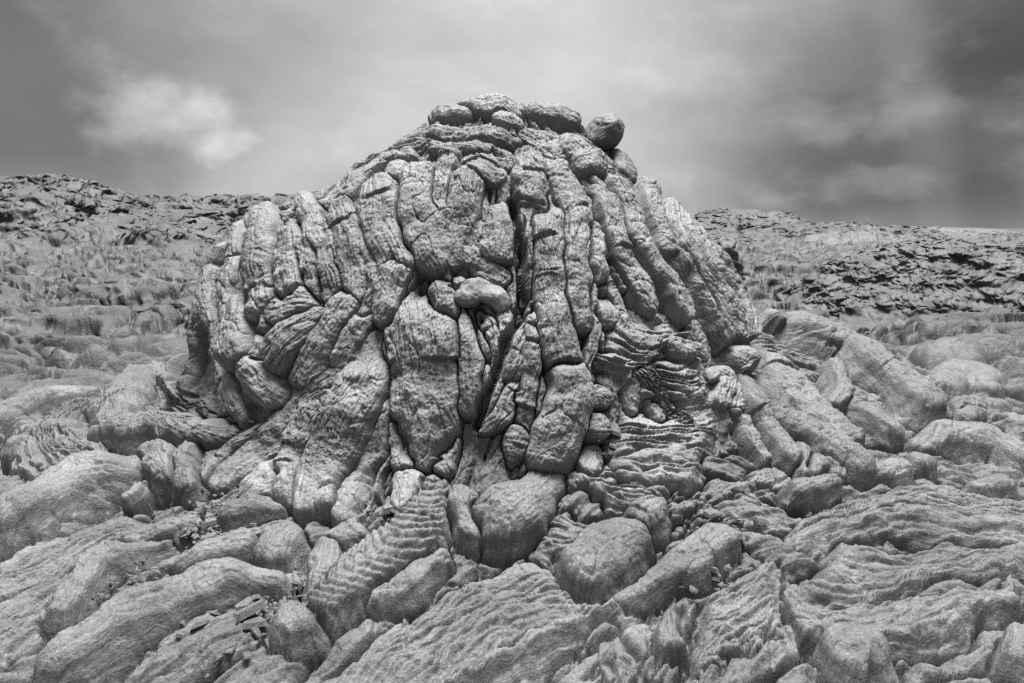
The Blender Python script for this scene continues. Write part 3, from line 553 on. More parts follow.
def tube_height(it, p):
    """height over the land (nan outside), flow coordinate, across coordinate"""
    C, T, Nn, B = it['C'], it['T'], it['N'], it['B']; Ls = it['s'][-1]; W0 = it['w'].mean(); sd = it['sd']
    a = np.argmin((C ** 2).sum(1)[None] - 2 * p @ C.T, 1)
    v = p - C[a]; ds = (v * T[a]).sum(1); dn = (v * Nn[a]).sum(1); db = (v * B[a]).sum(1)
    s = it['s'][a] + ds; w = np.interp(s, it['s'], it['w'])
    w = w * (1 + .10 * it['lump'] * fbm(np.stack([s / (W0 * 2.4), s * 0 + sd, np.sign(db) * 3.3], 1), 2, seed=sd % 7))
    e1 = min(it['w'][-1] * .9, Ls * .45); e0 = min(it['w'][0] * .9, Ls * .45)
    over = np.maximum(0, s - (Ls - e1))
    if it['start'] == 'round': over = np.maximum(over, e0 - s)
    else: over = np.maximum(over, np.maximum(0, -s))
    q = np.sqrt(db ** 2 + over ** 2) / w
    qq = np.minimum(q, 1)
    h = it['h'] * w * np.maximum(0, 1 - qq ** 2.6) ** .55 + it['lift'] * w + it['z'] - (4.0 if it['part'] else 2.2) * np.maximum(0, q - 1) * w
    if it['start'] != 'round': h = h - (1 - smooth(s, 0, e0 * 2.5)) * w * .75
    h = h + W0 * .13 * it['lump'] * fbm(p / (W0 * 2.2), 3, seed=sd % 50)
    if it['wr']:
        xw = (s + (1 - np.sqrt(np.maximum(0, 1 - np.minimum(q, 1) ** 2))) * W0 * 1.3) * it['wf'] + 1.7 * fbm(p * 4, 2, seed=sd % 9)
        h = h + it['wr'] * W0 * (np.abs(np.sin(xw)) ** .6 - .6) * (.7 + .7 * perlin(p * 3, 5))
    for s0 in it['cracks']:
        g = s - s0 - .07 * W0 * np.sin(db / W0 * 2 + sd) - .02 * perlin(p * 9, 3)
        h = h - (.022 * np.exp(-(g / .006) ** 2) + .010 * np.tanh(g / .005)) * smooth(perlin(p * 7 + s0 * 5, 9), -.25, .2)
    h[(q > 1.7) | (np.abs(dn) > .35)] = np.nan
    return h, s + sd * .37, db
def sheet_item(guides, ropes=6, amp=.02, lift=.03, sink=.07, rough=1., warp=.5, field=False, bulge=.0, pw=.95, cross=0., z=0., st=.4, part=False):
    SEED[0] += 1; G = [P_(g) for g in guides]; n = 70
    rows = np.array([catmull(g[:, :2], n) for g in G]); m = 40
    grid = np.stack([catmull(rows[:, k], m) for k in range(n)], 0)
    S, t = cast(grid.reshape(-1, 2), field=field); S = S.reshape(n, m, 3)
    for _ in range(2): S = mavg(S, 7); S = mavg(S.transpose(1, 0, 2), 5).transpose(1, 0, 2)
    ln = np.linalg.norm(np.diff(S, axis=0), axis=2).sum(0).mean(); wd = np.linalg.norm(np.diff(S, axis=1), axis=2).sum(1).mean()
    return dict(S=S.astype(f32), ropes=ropes, amp=min(amp * 1.6, (.95 if part else .72) * wd / ropes), lift=lift, sink=sink, warp=warp, bulge=bulge, pw=pw, z=z, ln=ln, wd=wd, sd=SEED[0], st=st, cross=cross)
def sheet_height(it, p):
    S = it['S']; n, m = S.shape[:2]; fl = S.reshape(-1, 3); sd = it['sd']; ln, wd, ropes = it['ln'], it['wd'], it['ropes']
    gs = np.gradient(S, axis=0).reshape(-1, 3); gt = np.gradient(S, axis=1).reshape(-1, 3)
    a = np.concatenate([np.argmin((fl ** 2).sum(1)[None] - 2 * p[k:k + 20000] @ fl.T, 1) for k in range(0, len(p), 20000)])
    v = p - fl[a]; A, Bv = gs[a], gt[a]
    aa, bb, ab = (A * A).sum(1), (Bv * Bv).sum(1), (A * Bv).sum(1); va, vb = (v * A).sum(1), (v * Bv).sum(1)
    det = aa * bb - ab * ab + 1e-12; x = (va * bb - vb * ab) / det; y = (vb * aa - va * ab) / det
    res = np.linalg.norm(v - x[:, None] * A - y[:, None] * Bv, axis=1)
    s = ((a // m) + np.clip(x, -6, 6)) / (n - 1); t = ((a % m) + np.clip(y, -6, 6)) / (m - 1)
    ss = s * ln; pitch = wd / ropes
    Q = np.stack([ss / (pitch * 9), t * ropes / 2.6, ss * 0 + sd], -1)
    w1 = fbm(Q, 3, .55, seed=sd % 29); xx = t * ropes + it['warp'] * 2.1 * w1 + .45 * np.sin(6.283 * (t * 1.4 + .3 * sd) + 1.3 * perlin(Q * .6, 3))
    d = it['amp'] * (np.abs(np.sin(math.pi * xx)) ** it['pw'] - .6) * (.8 + .5 * perlin(np.stack([np.floor(xx) * 3.7, ss / (pitch * 4), ss * 0], -1), 3))
    x2 = t * ropes * 2.7 + 2.4 * fbm(Q * 1.9, 2, seed=sd % 13); d = d + it['amp'] * .16 * (np.abs(np.sin(math.pi * x2)) ** .7 - .5)
    jag = .035 * perlin(p * 5, sd % 17) + .015 * perlin(p * 14, sd % 19)
    ed = np.minimum(np.minimum(t, 1 - t) * wd, np.minimum(s, 1 - s) * ln) + jag
    r0 = max(.05, min(.12, wd * .25)); e = np.clip(ed / r0, 0, 1); env = smooth(e, 0, 1)
    h = it['lift'] * env + it['bulge'] * 4 * t * (1 - t) - it['sink'] * .5 * (1 - env) + d * (.25 + .75 * env) + it['z'] - 1.3 * np.maximum(0, -ed)
    h[(ed < -.14) | (res > .35)] = np.nan
    return h, ss + sd * .41, t * wd
ITEMS = []
def add(kind, it, name, mat, part, label=None, cat=None):
    if part and kind == 'tube': it['h'] *= .66; it['lift'] *= .8
    if part and kind == 'tube' and it['s'][-1] < 5 * it['w'].mean(): it['h'] *= .9; it['lift'] += .05; it['w'] = it['w'] * 1.08
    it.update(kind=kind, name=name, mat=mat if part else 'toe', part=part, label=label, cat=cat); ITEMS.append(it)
for nm, g, mt, o in S_: add('sheet', sheet_item(g, part=True, **o), nm, mt, True)
for nm, g, mt, o, lab in GS: add('sheet', sheet_item(g, **o), nm, mt, False, lab, 'lava flow')
for nm, pts, mt, o in T_:
    if nm not in FREE: add('tube', tube_item(pts, **o), nm, mt, True)
for nm, pts, mt, o, lab in GL: add('tube', tube_item(pts, **dict(o, lift=o.get('lift', .1) * .35 - .14, h=o.get('h', .85) * .9, z=o.get('z', .03), wide=1.0)), nm, mt, False, lab, 'lava lobe' if nm == 'lava_lobe' else 'lava tube')

def skin_grid():
    # columns: dense on the valley side and the flanks
    a = np.linspace(-math.pi, math.pi, 4001); dens = np.where(np.abs(a) < 1.85, 1., np.where(np.abs(a) < 2.55, .6, .12))
    c = np.cumsum(dens); c = (c - c[0]) / (c[-1] - c[0]); NC = QUAL_C
    th = np.interp(np.arange(NC) / NC, c, a) - math.pi / 2
    ct, st_ = np.cos(th), np.sin(th)
    zg = np.linspace(ZT, -.1, 900); R = np.empty((900, NC))
    for k, z in enumerate(zg):
        A, B = radii(ct, st_, np.full(NC, z)); R[k] = 1 / np.sqrt((ct / A) ** 2 + (st_ / B) ** 2)
    G = gz(X0 + R * ct, D + R * st_); below = G > zg[:, None]; below[-1] = True; kj = np.argmax(below, 0)
    nM, nG = QUAL_M, QUAL_G
    P = np.empty((nM + nG, NC, 3), f32)
    f = np.cumsum(np.r_[np.ones(nG - 220), np.linspace(1, 3.2, 220)]); f = f / f[-1]
    for j in range(NC):
        k = kj[j]; r = np.r_[0.0, R[:k + 1, j]]; z = np.r_[ZT, zg[:k + 1]]
        z[-1] = G[k, j]
        L = np.r_[0, np.cumsum(np.hypot(np.diff(r), np.diff(z)))]; t = np.linspace(0, L[-1], nM)
        rr = np.interp(t, L, r); zz = np.interp(t, L, z)
        rg = r[-1] + (6.6 - r[-1]) * f
        P[:nM, j, 0] = X0 + rr * ct[j]; P[:nM, j, 1] = D + rr * st_[j]; P[:nM, j, 2] = zz
        P[nM:, j, 0] = X0 + rg * ct[j]; P[nM:, j, 1] = D + rg * st_[j]; P[nM:, j, 2] = gz(X0 + rg * ct[j], D + rg * st_[j])
    lo, hi = nM - 60, nM + 60
    for _ in range(3): P[lo:hi] = mavg(P[lo:hi].astype(float), 23)
    return P, th, nM
def far_mask(P): return np.hypot(P[:, 0] - X0, P[:, 1] - D)
QUAL_C, QUAL_M, QUAL_G = 2400, 500, 720
def flow_xy(x, y):
    a = .80 - .72 * smooth(x, .2, 1.5) - .15 * smooth(-x, 1.0, 2.5); xm, ym = x - .8, y - 3.0
    return xm * np.cos(a) + ym * np.sin(a), -xm * np.sin(a) + ym * np.cos(a)
def ground_extra(x, y):
    far = ground_height(x, y) - gz(x, y); r = np.hypot(x, y); rho = np.hypot(x - X0, y - D)
    k = (1 - smooth(y, 3.6, 5.2) * smooth(np.abs(x - X0), 2.2, 3.2)) * (1 - smooth(rho, 4.6, 6.0) * smooth(y, 2, 3.5))
    fx, fy = flow_xy(x, y); p = np.stack([x, y, x * 0], 1)
    w0 = perlin(p * 1.1, 31); w1 = perlin(p * 1.1, 32)
    f1, f2, c = worley(fx * 1.5 + w0 * .8, fy * 4.2 + w1 * .9, 33); b = .095 * np.sqrt(np.clip((f2 - f1) * 1.8, 0, 1)) + .06 * (c - .5) * smooth(f2 - f1, 0, .2)
    b = b - .05 * np.exp(-(f2 - f1) / .05)
    f1, f2, c = worley(fx * 4 + w1 * 1.4, fy * 11 + w0 * 1.6, 34); b = b + .030 * np.sqrt(np.clip((f2 - f1) * 1.8, 0, 1)) + .02 * (c - .5) * smooth(f2 - f1, 0, .2)
    b = b + .026 * ridged(np.stack([fx * 1.6 + w1, fy * 13 + 1.5 * w0, fx * 0], 1), 2, .5, seed=35) + .03 * fbm(p * 2.0, 3, seed=36) - .165
    return far * (1 - k) + b * k
def build_skin():
    P, th, nM = skin_grid(); n, m = P.shape[:2]
    du = np.gradient(P, axis=0); dv = np.roll(P, -1, 1) - np.roll(P, 1, 1)
    Nn = np.cross(dv, du); Nn /= np.linalg.norm(Nn, axis=2)[..., None] + 1e-9
    if Nn[nM + 200, :, 2].mean() < 0: Nn = -Nn
    Nn = mavg(Nn.astype(f32), 9); Nn[:20] = Nn[:20] * .3 + np.array([0, 0, .7]); Nn /= np.linalg.norm(Nn, axis=2)[..., None] + 1e-9
    fl = np.ascontiguousarray(P.reshape(-1, 3)); K = len(fl)
    row = np.repeat(np.arange(n), m); onm = smooth(nM - row, -30, 30)              # 1 on the mound, 0 on the ground
    wv = np.stack([perlin(fl * 3.4, 1), perlin(fl * 3.4, 2), perlin(fl * 3.4, 3)], 1) * f32(.034) + np.stack([perlin(fl * 11, 4), perlin(fl * 11, 5), perlin(fl * 11, 6)], 1) * f32(.014)
    pw = (fl + wv).astype(f32)
    ang = np.tile(th, n); rad = far_mask(fl)
    # what lies between the traced toes: narrower hanging toes on the mound, broken skin on the ground
    w0 = perlin(fl * 1.7, 7); w1 = perlin(fl * 1.7, 8)
    f1, f2, idc = worley(ang * 1.5 / .13 + w0 * .9, fl[:, 2] * 2.3 + w1 * .7 + 7, 3)
    bm = .05 * np.sqrt(np.clip((f2 - f1) * 2.2, 0, 1)) + .05 * (idc - .5) * smooth(f2 - f1, 0, .15) - .06
    best = np.where(onm > 0, onm * bm, 0) + (1 - onm) * ground_extra(fl[:, 0].astype(float), fl[:, 1].astype(float))
    gxy = flow_xy(fl[:, 0].astype(float), fl[:, 1].astype(float))
    best = best.astype(f32); second = np.full(K, -9, f32)
    owner = np.full(K, -1, np.int32); S = (rad * 1.0 - fl[:, 2]).astype(f32); Dl = (ang * 1.6).astype(f32); stv = np.full(K, .5, f32)
    S = np.where(onm > .5, S, gxy[0]).astype(f32); Dl = np.where(onm > .5, Dl, gxy[1]).astype(f32); stv = np.where(onm > .5, .5, 1.0).astype(f32)
    for i, it in enumerate(ITEMS):
        pts = it['C'] if it['kind'] == 'tube' else it['S'].reshape(-1, 3); mg = (it['w'].max() * 1.8 if it['kind'] == 'tube' else .14) + .04
        lo, hi = pts.min(0) - mg, pts.max(0) + mg
        sel = np.nonzero((pw[:, 0] > lo[0]) & (pw[:, 0] < hi[0]) & (pw[:, 1] > lo[1]) & (pw[:, 1] < hi[1]) & (pw[:, 2] > lo[2] - .1) & (pw[:, 2] < hi[2] + .1))[0]
        if len(sel) == 0: continue
        h, s, d = (tube_height if it['kind'] == 'tube' else sheet_height)(it, pw[sel])
        ok = ~np.isnan(h); sel = sel[ok]; h = h[ok].astype(f32); s = s[ok]; d = d[ok]
        b = best[sel]; win = h > b
        sw = sel[win]; second[sw] = b[win]; best[sw] = h[win]; owner[sw] = i; S[sw] = s[win]; Dl[sw] = d[win]; stv[sw] = it['st']
        sl = sel[~win]; second[sl] = np.maximum(second[sl], h[~win])
    weld = (1 - smooth(perlin(fl * 2.3, 41), -.30, .22)) * (.35 + .65 * onm); df = np.clip(best - second, 0, 1)
    h = best - (1 - weld) * np.where(onm > .5, .060, .085).astype(f32) * np.exp(-df / .011) * (second > -5) + weld * .022 * np.maximum(0, 1 - df / .075) ** 2
    hg = h.reshape(n, m); blur = hg.copy(); blur[1:-1] = (hg[:-2] + 2 * hg[1:-1] + hg[2:]) / 4; blur = (np.roll(blur, 1, 1) + 2 * blur + np.roll(blur, -1, 1)) / 4
    h = np.where(onm > .5, .5 * h + .5 * blur.reshape(-1), .6 * h + .4 * blur.reshape(-1))
    # deep gap round each piece where it meets its neighbour
    O = owner.reshape(n, m); edge = np.zeros((n, m), bool)
    edge[:-1] |= O[:-1] != O[1:]; edge[1:] |= O[:-1] != O[1:]; edge |= O != np.roll(O, 1, 1); edge |= O != np.roll(O, -1, 1)
    h = h - np.where(onm > .5, .02, .010) * edge.reshape(-1) * (1 - weld)
    # the open crevice in the face
    nearc = np.nonzero((np.abs(fl[:, 0] - CRACK[:, 0].mean()) < .5) & (fl[:, 1] < D) & (onm > 0))[0]
    dc = np.sqrt(((fl[nearc][:, None] - CRACK[None].astype(f32)) ** 2).sum(2)).min(1) + .02 * perlin(fl[nearc] * 9, 3)
    k = np.exp(-(np.maximum(dc, 0) / .028) ** 4); h[nearc] = h[nearc] - .13 * k
    # wrinkles along the flow, cracks, grit
    wrp = .5 * w0
    Q = np.stack([S * 2.0 + wrp, Dl * 34 + 2.0 * w1, wrp], 1)
    gate = (.35 + .9 * np.abs(perlin(fl * 2.9, 11)))
    h += .0125 * stv * gate * (ridged(Q, 2, seed=5) - .4) + (.5 + .5 * onm) * .0065 * (ridged(np.stack([S * 3 + wrp, Dl * 62 + 2.5 * w0, w1], 1), 2, seed=7) - .4) * smooth(perlin(fl * 2.1, 13), -.4, .2)
    h -= (.6 + .4 * onm) * .009 * np.exp(-np.abs(perlin(np.stack([S * 9 + w0, Dl * 5 + w1, owner * 2.3], 1), 26)) / .03) * smooth(perlin(fl * 3.1, 27), .05, .35)
    c = np.abs(perlin(np.stack([S * 4 + 2 * w1, Dl * 15 + 3 * w0, S * 0 + owner * 1.7], 1), 14)); h -= .016 * np.exp(-c / .045) * smooth(perlin(fl * 4, 15), -.1, .3)
    c = np.abs(perlin(pw * 5.5, 16)); h -= .018 * np.exp(-c / .020) * smooth(perlin(fl * 2.3, 17), .0, .3)
    h += onm * .05 * perlin(fl * 1.6, 19) + .018 * fbm(fl * 4.2, 2, seed=18) + .009 * fbm(fl * 14, 2, .6, seed=20) + .0045 * ridged(fl * 42, 2, .6, seed=22) - .002
    rim = smooth(rad, 6.1, 6.55)
    V = fl + Nn.reshape(-1, 3) * h[:, None]
    UVv = np.stack([S, Dl], 1)
    i = (np.arange(n - 1) * m)[:, None]; j = np.arange(m)[None]; j2 = (j + 1) % m
    q = np.stack([i + j, i + j2, i + m + j2, i + m + j], -1).reshape(-1, 4)
    # winding outwards
    a, b, c_ = V[q[0::997, 0]], V[q[0::997, 1]], V[q[0::997, 3]]
    if (np.cross(b - a, c_ - a) * Nn.reshape(-1, 3)[q[0::997, 0]]).sum() < 0: q = q[:, ::-1]
    fo = owner[q].max(1); fr = q.min(1) // m
    key = np.where(fo >= 0, fo, np.where(fr < nM, -2, -1))
    return V, UVv, q, key
def patch(name, V, UVv, q, mat, parent=None, loc=None):
    ids, inv = np.unique(q, return_inverse=True); v = V[ids].astype(float); q2 = inv.reshape(-1, 4)
    org = np.array(parent.location) if parent else (np.array(loc) if loc is not None else np.zeros(3)); v = v - org
    me = bpy.data.meshes.new(name); me.vertices.add(len(v)); me.vertices.foreach_set('co', v.astype(f32).ravel())
    loops = q2.reshape(-1).astype(np.int32); me.loops.add(len(loops)); me.loops.foreach_set('vertex_index', loops)
    me.polygons.add(len(q2)); me.polygons.foreach_set('loop_start', (np.arange(len(q2)) * 4).astype(np.int32)); me.polygons.foreach_set('loop_total', np.full(len(q2), 4, np.int32))
    me.update(calc_edges=True); me.polygons.foreach_set('use_smooth', np.ones(len(q2), bool))
    u = me.uv_layers.new(name='flow'); u.data.foreach_set('uv', UVv[ids][loops].astype(f32).ravel()); me.validate()
    o = link(name, me, M[mat], parent)
    if parent is None: o.location = org
    return o
def one_piece(q):
    ids, inv = np.unique(q, return_inverse=True); f = inv.reshape(-1, 4); lab = np.arange(len(ids))
    for _ in range(400):
        mn = lab[f].min(1); new = lab.copy()
        for c in range(4): np.minimum.at(new, f[:, c], mn)
        new = new[new]
        if (new == lab).all(): break
        lab = new
    fl_ = lab[f[:, 0]]; u, c = np.unique(fl_, return_counts=True); return fl_ == u[np.argmax(c)]
def far_ground():
    rr = np.concatenate([np.linspace(.0, 4, 8)[:-1], np.geomspace(4, 80, 760)[:-1], np.geomspace(80, 3500, 40)])
    a = math.radians(45); th = np.concatenate([np.linspace(-a, a, 1100), np.linspace(a, 2 * math.pi - a, 120)[1:-1]])
    R, T = np.meshgrid(rr, th, indexing='ij'); x = R * np.sin(T); y = R * np.cos(T)
    z = ground_height(x.ravel(), y.ravel()).reshape(x.shape); z = np.where(R > 150, z * np.exp(-(R - 150) / 200), z)
    rad = np.hypot(x - X0, y - D); z = z - .45 * (1 - smooth(rad, 6.0, 6.5))
    q3 = np.stack([x.ravel(), y.ravel(), 2.2 * z.ravel()], 1); am = (smooth(rad, 6.5, 14) * .09).reshape(x.shape)
    x = x + am * fbm(q3 * 1.6, 4, .6, seed=31).reshape(x.shape); y = y + 1.5 * am * fbm(q3 * 1.6, 4, .6, seed=35).reshape(x.shape)
    n, m = x.shape; i = (np.arange(n - 1) * m)[:, None]; j = np.arange(m)[None]; j2 = (j + 1) % m
    q = np.stack([i + j, i + m + j, i + m + j2, i + j2], -1).reshape(-1, 4)
    keep = (rad.reshape(-1)[q] > 5.9).any(1); q = q[keep]
    V = np.stack([x, y, z], -1).reshape(-1, 3); a_, b_, c_ = V[q[:500, 0]], V[q[:500, 1]], V[q[:500, 2]]
    if np.cross(b_ - a_, c_ - a_)[:, 2].sum() < 0: q = q[:, ::-1]
    return V, np.stack([x * .6, y * .22], -1).reshape(-1, 2), q
GROUPS = {'lava_lobe': 'lava lobes lying around the mound', 'ropy_lava_flow': 'bands of ropy lava at the lower right', 'ropy_lava_mat': 'patches of rough lava ropes beside the mound', 'streaked_lava_skin': 'streaked lava skins in the foreground', 'wrinkled_lava_skin': 'wrinkled lava skins at the foot of the mound'}
def build_all():
    V, UVv, q, key = build_skin()
    Vf, Uf, qf = far_ground()
    nM_, m_ = QUAL_M, QUAL_C; order = np.argsort(key, kind='stable'); ks = key[order]
    for i in range(len(ITEMS)):
        a, b = np.searchsorted(ks, i), np.searchsorted(ks, i + 1)
        if b > a:
            o_ = order[a:b]; k_ = one_piece(q[o_]) if b - a >= 40 else np.zeros(b - a, bool); r_ = o_[~k_]
            key[r_] = np.where(q[r_].min(1) // m_ < nM_, -2, -1)
    g = q[key == -1]
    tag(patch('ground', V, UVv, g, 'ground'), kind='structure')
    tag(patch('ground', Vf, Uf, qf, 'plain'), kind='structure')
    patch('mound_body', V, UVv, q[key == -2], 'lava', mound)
    order = np.argsort(key, kind='stable'); ks = key[order]
    for i, it in enumerate(ITEMS):
        a, b = np.searchsorted(ks, i), np.searchsorted(ks, i + 1)
        if b - a < 40: print('hidden piece', it['name'], it['label'], b - a); continue
        qq = q[order[a:b]]
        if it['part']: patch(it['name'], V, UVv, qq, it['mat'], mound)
        else:
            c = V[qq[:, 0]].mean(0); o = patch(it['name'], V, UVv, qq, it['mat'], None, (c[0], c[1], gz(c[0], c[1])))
            tag(o, it['label'], it['cat'], GROUPS.get(it['name']))
build_all()
for nm, pts, mt, o in T_:
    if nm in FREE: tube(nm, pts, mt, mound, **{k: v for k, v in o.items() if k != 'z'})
def ridge(name, sil, r1, rc, r2, rough, mat, n=240, m=700, blk=.5):
    """far rugged ground whose skyline follows sil (u, v)"""
    s = P_(sil); u = np.linspace(s[0, 0], s[-1, 0], m); v = np.interp(u, s[:, 0], s[:, 1])
    d = rays(np.stack([u, v], 1)); az = np.arctan2(d[:, 0], d[:, 1]); el = d[:, 2] / np.hypot(d[:, 0], d[:, 1])
    rr = np.linspace(r1, r2, n)[:, None]
    k = np.where(rr < rc, smooth(rr, r1, rc), 1 - .7 * smooth(rr, rc, r2)); top = CAM[2] + el[None] * rc
    x = rr * np.sin(az)[None]; y = rr * np.cos(az)[None]
    b = gz(x, y) - .5
    p = np.stack([x.ravel(), y.ravel(), x.ravel() * 0], 1); sc_ = 18 / rc
    hgt = 0; amp_ = 1.0
    for q, fr in enumerate((.35, .8, 1.7, 3.6, 7.5)):
        wq1 = perlin(p * fr * sc_, 2 + q) * .5; wq2 = perlin(p * fr * sc_, 12 + q) * .5
        f1, f2, c = worley(p[:, 0] * fr * sc_ + wq1, p[:, 1] * fr * .8 * sc_ + wq2, 8 + q)
        hgt = hgt + amp_ * (blk * (c - .6) * 1.5 * smooth(f2 - f1, 0, .3) + .5 * (1 - np.exp(-(f2 - f1) * 6)) - .35); amp_ *= .5
    hgt = rough * (hgt + .5 * ridged(p * .22 * sc_, 5, .6, seed=4) - .4).reshape(x.shape)
    e = smooth(np.minimum(np.arange(m), np.arange(m)[::-1]) / (m * .22), 0, 1)[None]
    z = b + (top - b) * k * e + hgt * smooth(k, 0, .15) * e - .4 * (1 - e)
    have = ((z - CAM[2]) / rr).max(0); kk = np.ones(41) / 41; dif = np.convolve(np.pad(el - have, 20, mode='edge'), kk, 'valid')
    z = z + dif[None] * rc * k * e
    q3 = np.stack([x.ravel(), y.ravel(), 1.6 * z.ravel()], 1) * sc_
    x = x + 1.1 / sc_ * .17 * fbm(q3 * 1.3, 5, .65, seed=31).reshape(x.shape) * smooth(k, 0, .2); y = y + .14 / sc_ * fbm(q3 * 1.3, 5, .65, seed=35).reshape(x.shape) * smooth(k, 0, .2)
    P = np.stack([x, y, z], -1); UVm = np.stack([x, y], -1)
    return grid_mesh(name, P[:, ::-1], UVm[:, ::-1], M[mat], loc=(x.mean(), y.mean(), 0))
tag(ridge('hills', '-420,196 -220,186 -100,180 0,178 50,172 90,180 120,190 150,197 190,195 240,194 300,197 360,200 480,215', 34, 56, 90, 1.2, 'far', n=420, m=1000), kind='structure')
tag(ridge('hills', '520,232 620,228 690,222 702,211 720,208 760,211 792,212 806,222 850,222 900,226 960,229 1040,233 1180,232', 48, 75, 115, 1.1, 'far', n=420, m=900), kind='structure')
tag(ridge('rock_outcrop', '740,276 800,268 835,260 865,252 890,244 915,240 950,238 985,240 1030,241 1180,244 1300,250', 15.5, 18.5, 27, .34, 'outcrop', n=420, m=900, blk=.9), 'long dark broken lava outcrop across the right middle distance', 'rock outcrop')
def spire():
    n, m = 90, 60; p0, t = cast(np.array([[729, 284]]), field=True); c = at_depth(729, 272, 6.6)
    zz = np.linspace(-.3, 1, n); ph = np.linspace(0, 2 * math.pi, m, endpoint=False)
    top = at_depth(727, 238, 6.6)[2]; Pm = np.empty((n, m, 3)); base = gz(c[0], c[1])
    for k, a in enumerate(zz):
        r = .12 * (1.25 - .55 * max(a, 0)) * math.sqrt(max(.0005, 1 - max(0, a) ** 6))
        Pm[k] = np.stack([c[0] + r * np.cos(ph) - .05 * a, c[1] + r * np.sin(ph), np.full(m, base + a * (top - base))], -1)
    fl = Pm.reshape(-1, 3); d = .07 * ridged(fl * 4.2, 4, .6, seed=3).reshape(n, m) - .05
    Pm[..., 0] += d * np.cos(ph); Pm[..., 1] += d * np.sin(ph)
    o = grid_mesh('lava_spire', Pm, np.zeros((n, m, 2)), M['ground'], wrap=True, caps=True, loc=(c[0], c[1], base))
    tag(o, 'small jagged lava stump just behind the right edge of the mound', 'lava spire')
spire()

# ------------------------------------------------------------------ loose plates and crumbs
def crumbs(name, areas, count, size, seed):
    rng = np.random.default_rng(seed); V = []; Fc = []; k = 0
    for (u0, v0, u1, v1, wd), c in zip(areas, count):
        t = rng.uniform(0, 1, c); uv = np.stack([u0 + (u1 - u0) * t, v0 + (v1 - v0) * t], 1) + rng.normal(0, wd, (c, 2))
        S, _ = cast(uv)
        for q in S:
            g = gz(q[0], q[1]); sz = size * rng.lognormal(0, .55); nv = rng.integers(5, 8)
            a = np.sort(rng.uniform(0, 2 * math.pi, nv)); r = sz * rng.uniform(.55, 1.1, nv); h = sz * rng.uniform(.10, .28)
            top = np.stack([r * np.cos(a), r * np.sin(a), np.full(nv, h)], 1); bot = top * 1.08; bot[:, 2] = -h
            pts = np.vstack([top * [.85, .85, 1], bot]); tx, ty = rng.normal(0, .3, 2)
            pts[:, 2] += pts[:, 0] * tx + pts[:, 1] * ty
            pts += q + [0, 0, -.01 + sz * .3]
            V.append(pts); Fc.append(list(range(k, k + nv))); Fc.append(list(range(k + 2 * nv - 1, k + nv - 1, -1)))
            for i in range(nv): j = (i + 1) % nv; Fc.append([k + i, k + nv + i, k + nv + j, k + j])
            k += 2 * nv
    me = bpy.data.meshes.new(name); me.from_pydata(np.vstack(V).tolist(), [], Fc); me.update()
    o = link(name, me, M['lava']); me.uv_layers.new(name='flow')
    tag(o, kind='stuff'); return o
crumbs('rubble', [(170, 540, 250, 500, 12), (110, 600, 150, 570, 10), (210, 640, 280, 590, 14), (290, 560, 310, 600, 12), (340, 500, 390, 520, 6), (700, 540, 740, 520, 8), (230, 420, 270, 410, 8), (620, 430, 600, 460, 6), (740, 600, 690, 560, 12)],
       [200, 80, 150, 60, 26, 60, 20, 30, 30], .015, 5)

# ------------------------------------------------------------------ sky, light
SUN_EL, SUN_AZ = math.radians(84), math.radians(30)     # behind the camera
w = bpy.data.worlds.new('World'); sc.world = w; w.use_nodes = True; nt = w.node_tree; nt.nodes.clear(); L = nt.links.new
out = N(nt, 'ShaderNodeOutputWorld'); bg = N(nt, 'ShaderNodeBackground'); bg.inputs['Strength'].default_value = .1; L(bg.outputs[0], out.inputs[0])
sky = N(nt, 'ShaderNodeTexSky'); sky.sky_type = 'NISHITA'; sky.sun_disc = False; sky.sun_elevation = SUN_EL; sky.sun_rotation = SUN_AZ
bw = N(nt, 'ShaderNodeRGBToBW'); L(sky.outputs[0], bw.inputs[0])
tc = N(nt, 'ShaderNodeTexCoord'); DIR = tc.outputs['Generated']
def noise_w(scale, det, str_z, rough=.55):
    mp = N(nt, 'ShaderNodeMapping'); mp.inputs['Scale'].default_value = (1, 1, str_z); L(DIR, mp.inputs[0])
    n = N(nt, 'ShaderNodeTexNoise'); n.inputs['Scale'].default_value = scale; n.inputs['Detail'].default_value = det; n.inputs['Roughness'].default_value = rough
    L(mp.outputs[0], n.inputs['Vector']); return n
nz = noise_w(5, 6, 1.5, .55)
wp = N(nt, 'ShaderNodeVectorMath'); wp.operation = 'SUBTRACT'; L(nz.outputs['Color'], wp.inputs[0]); wp.inputs[1].default_value = (.5, .5, .5)
wq = N(nt, 'ShaderNodeVectorMath'); wq.operation = 'MULTIPLY_ADD'; L(wp.outputs[0], wq.inputs[0]); wq.inputs[1].default_value = (.20, .20, .11); L(DIR, wq.inputs[2])
def blob(u, v, rpx, val, squash=1.6):
    """a soft cloud bank round one direction of the sky"""
    d = rays([[u, v]])[0]
    s = N(nt, 'ShaderNodeVectorMath'); s.operation = 'SUBTRACT'; L(wq.outputs[0], s.inputs[0]); s.inputs[1].default_value = d
    m = N(nt, 'ShaderNodeVectorMath'); m.operation = 'MULTIPLY'; L(s.outputs[0], m.inputs[0]); m.inputs[1].default_value = (1, 1, squash)
    l = N(nt, 'ShaderNodeVectorMath'); l.operation = 'LENGTH'; L(m.outputs[0], l.inputs[0])
    mr = N(nt, 'ShaderNodeMapRange'); mr.interpolation_type = 'SMOOTHERSTEP'; mr.inputs['From Min'].default_value = rpx / F; mr.inputs['From Max'].default_value = 0
    mr.inputs['To Min'].default_value = 0; mr.inputs['To Max'].default_value = val; L(l.outputs['Value'], mr.inputs['Value']); return mr.outputs[0]
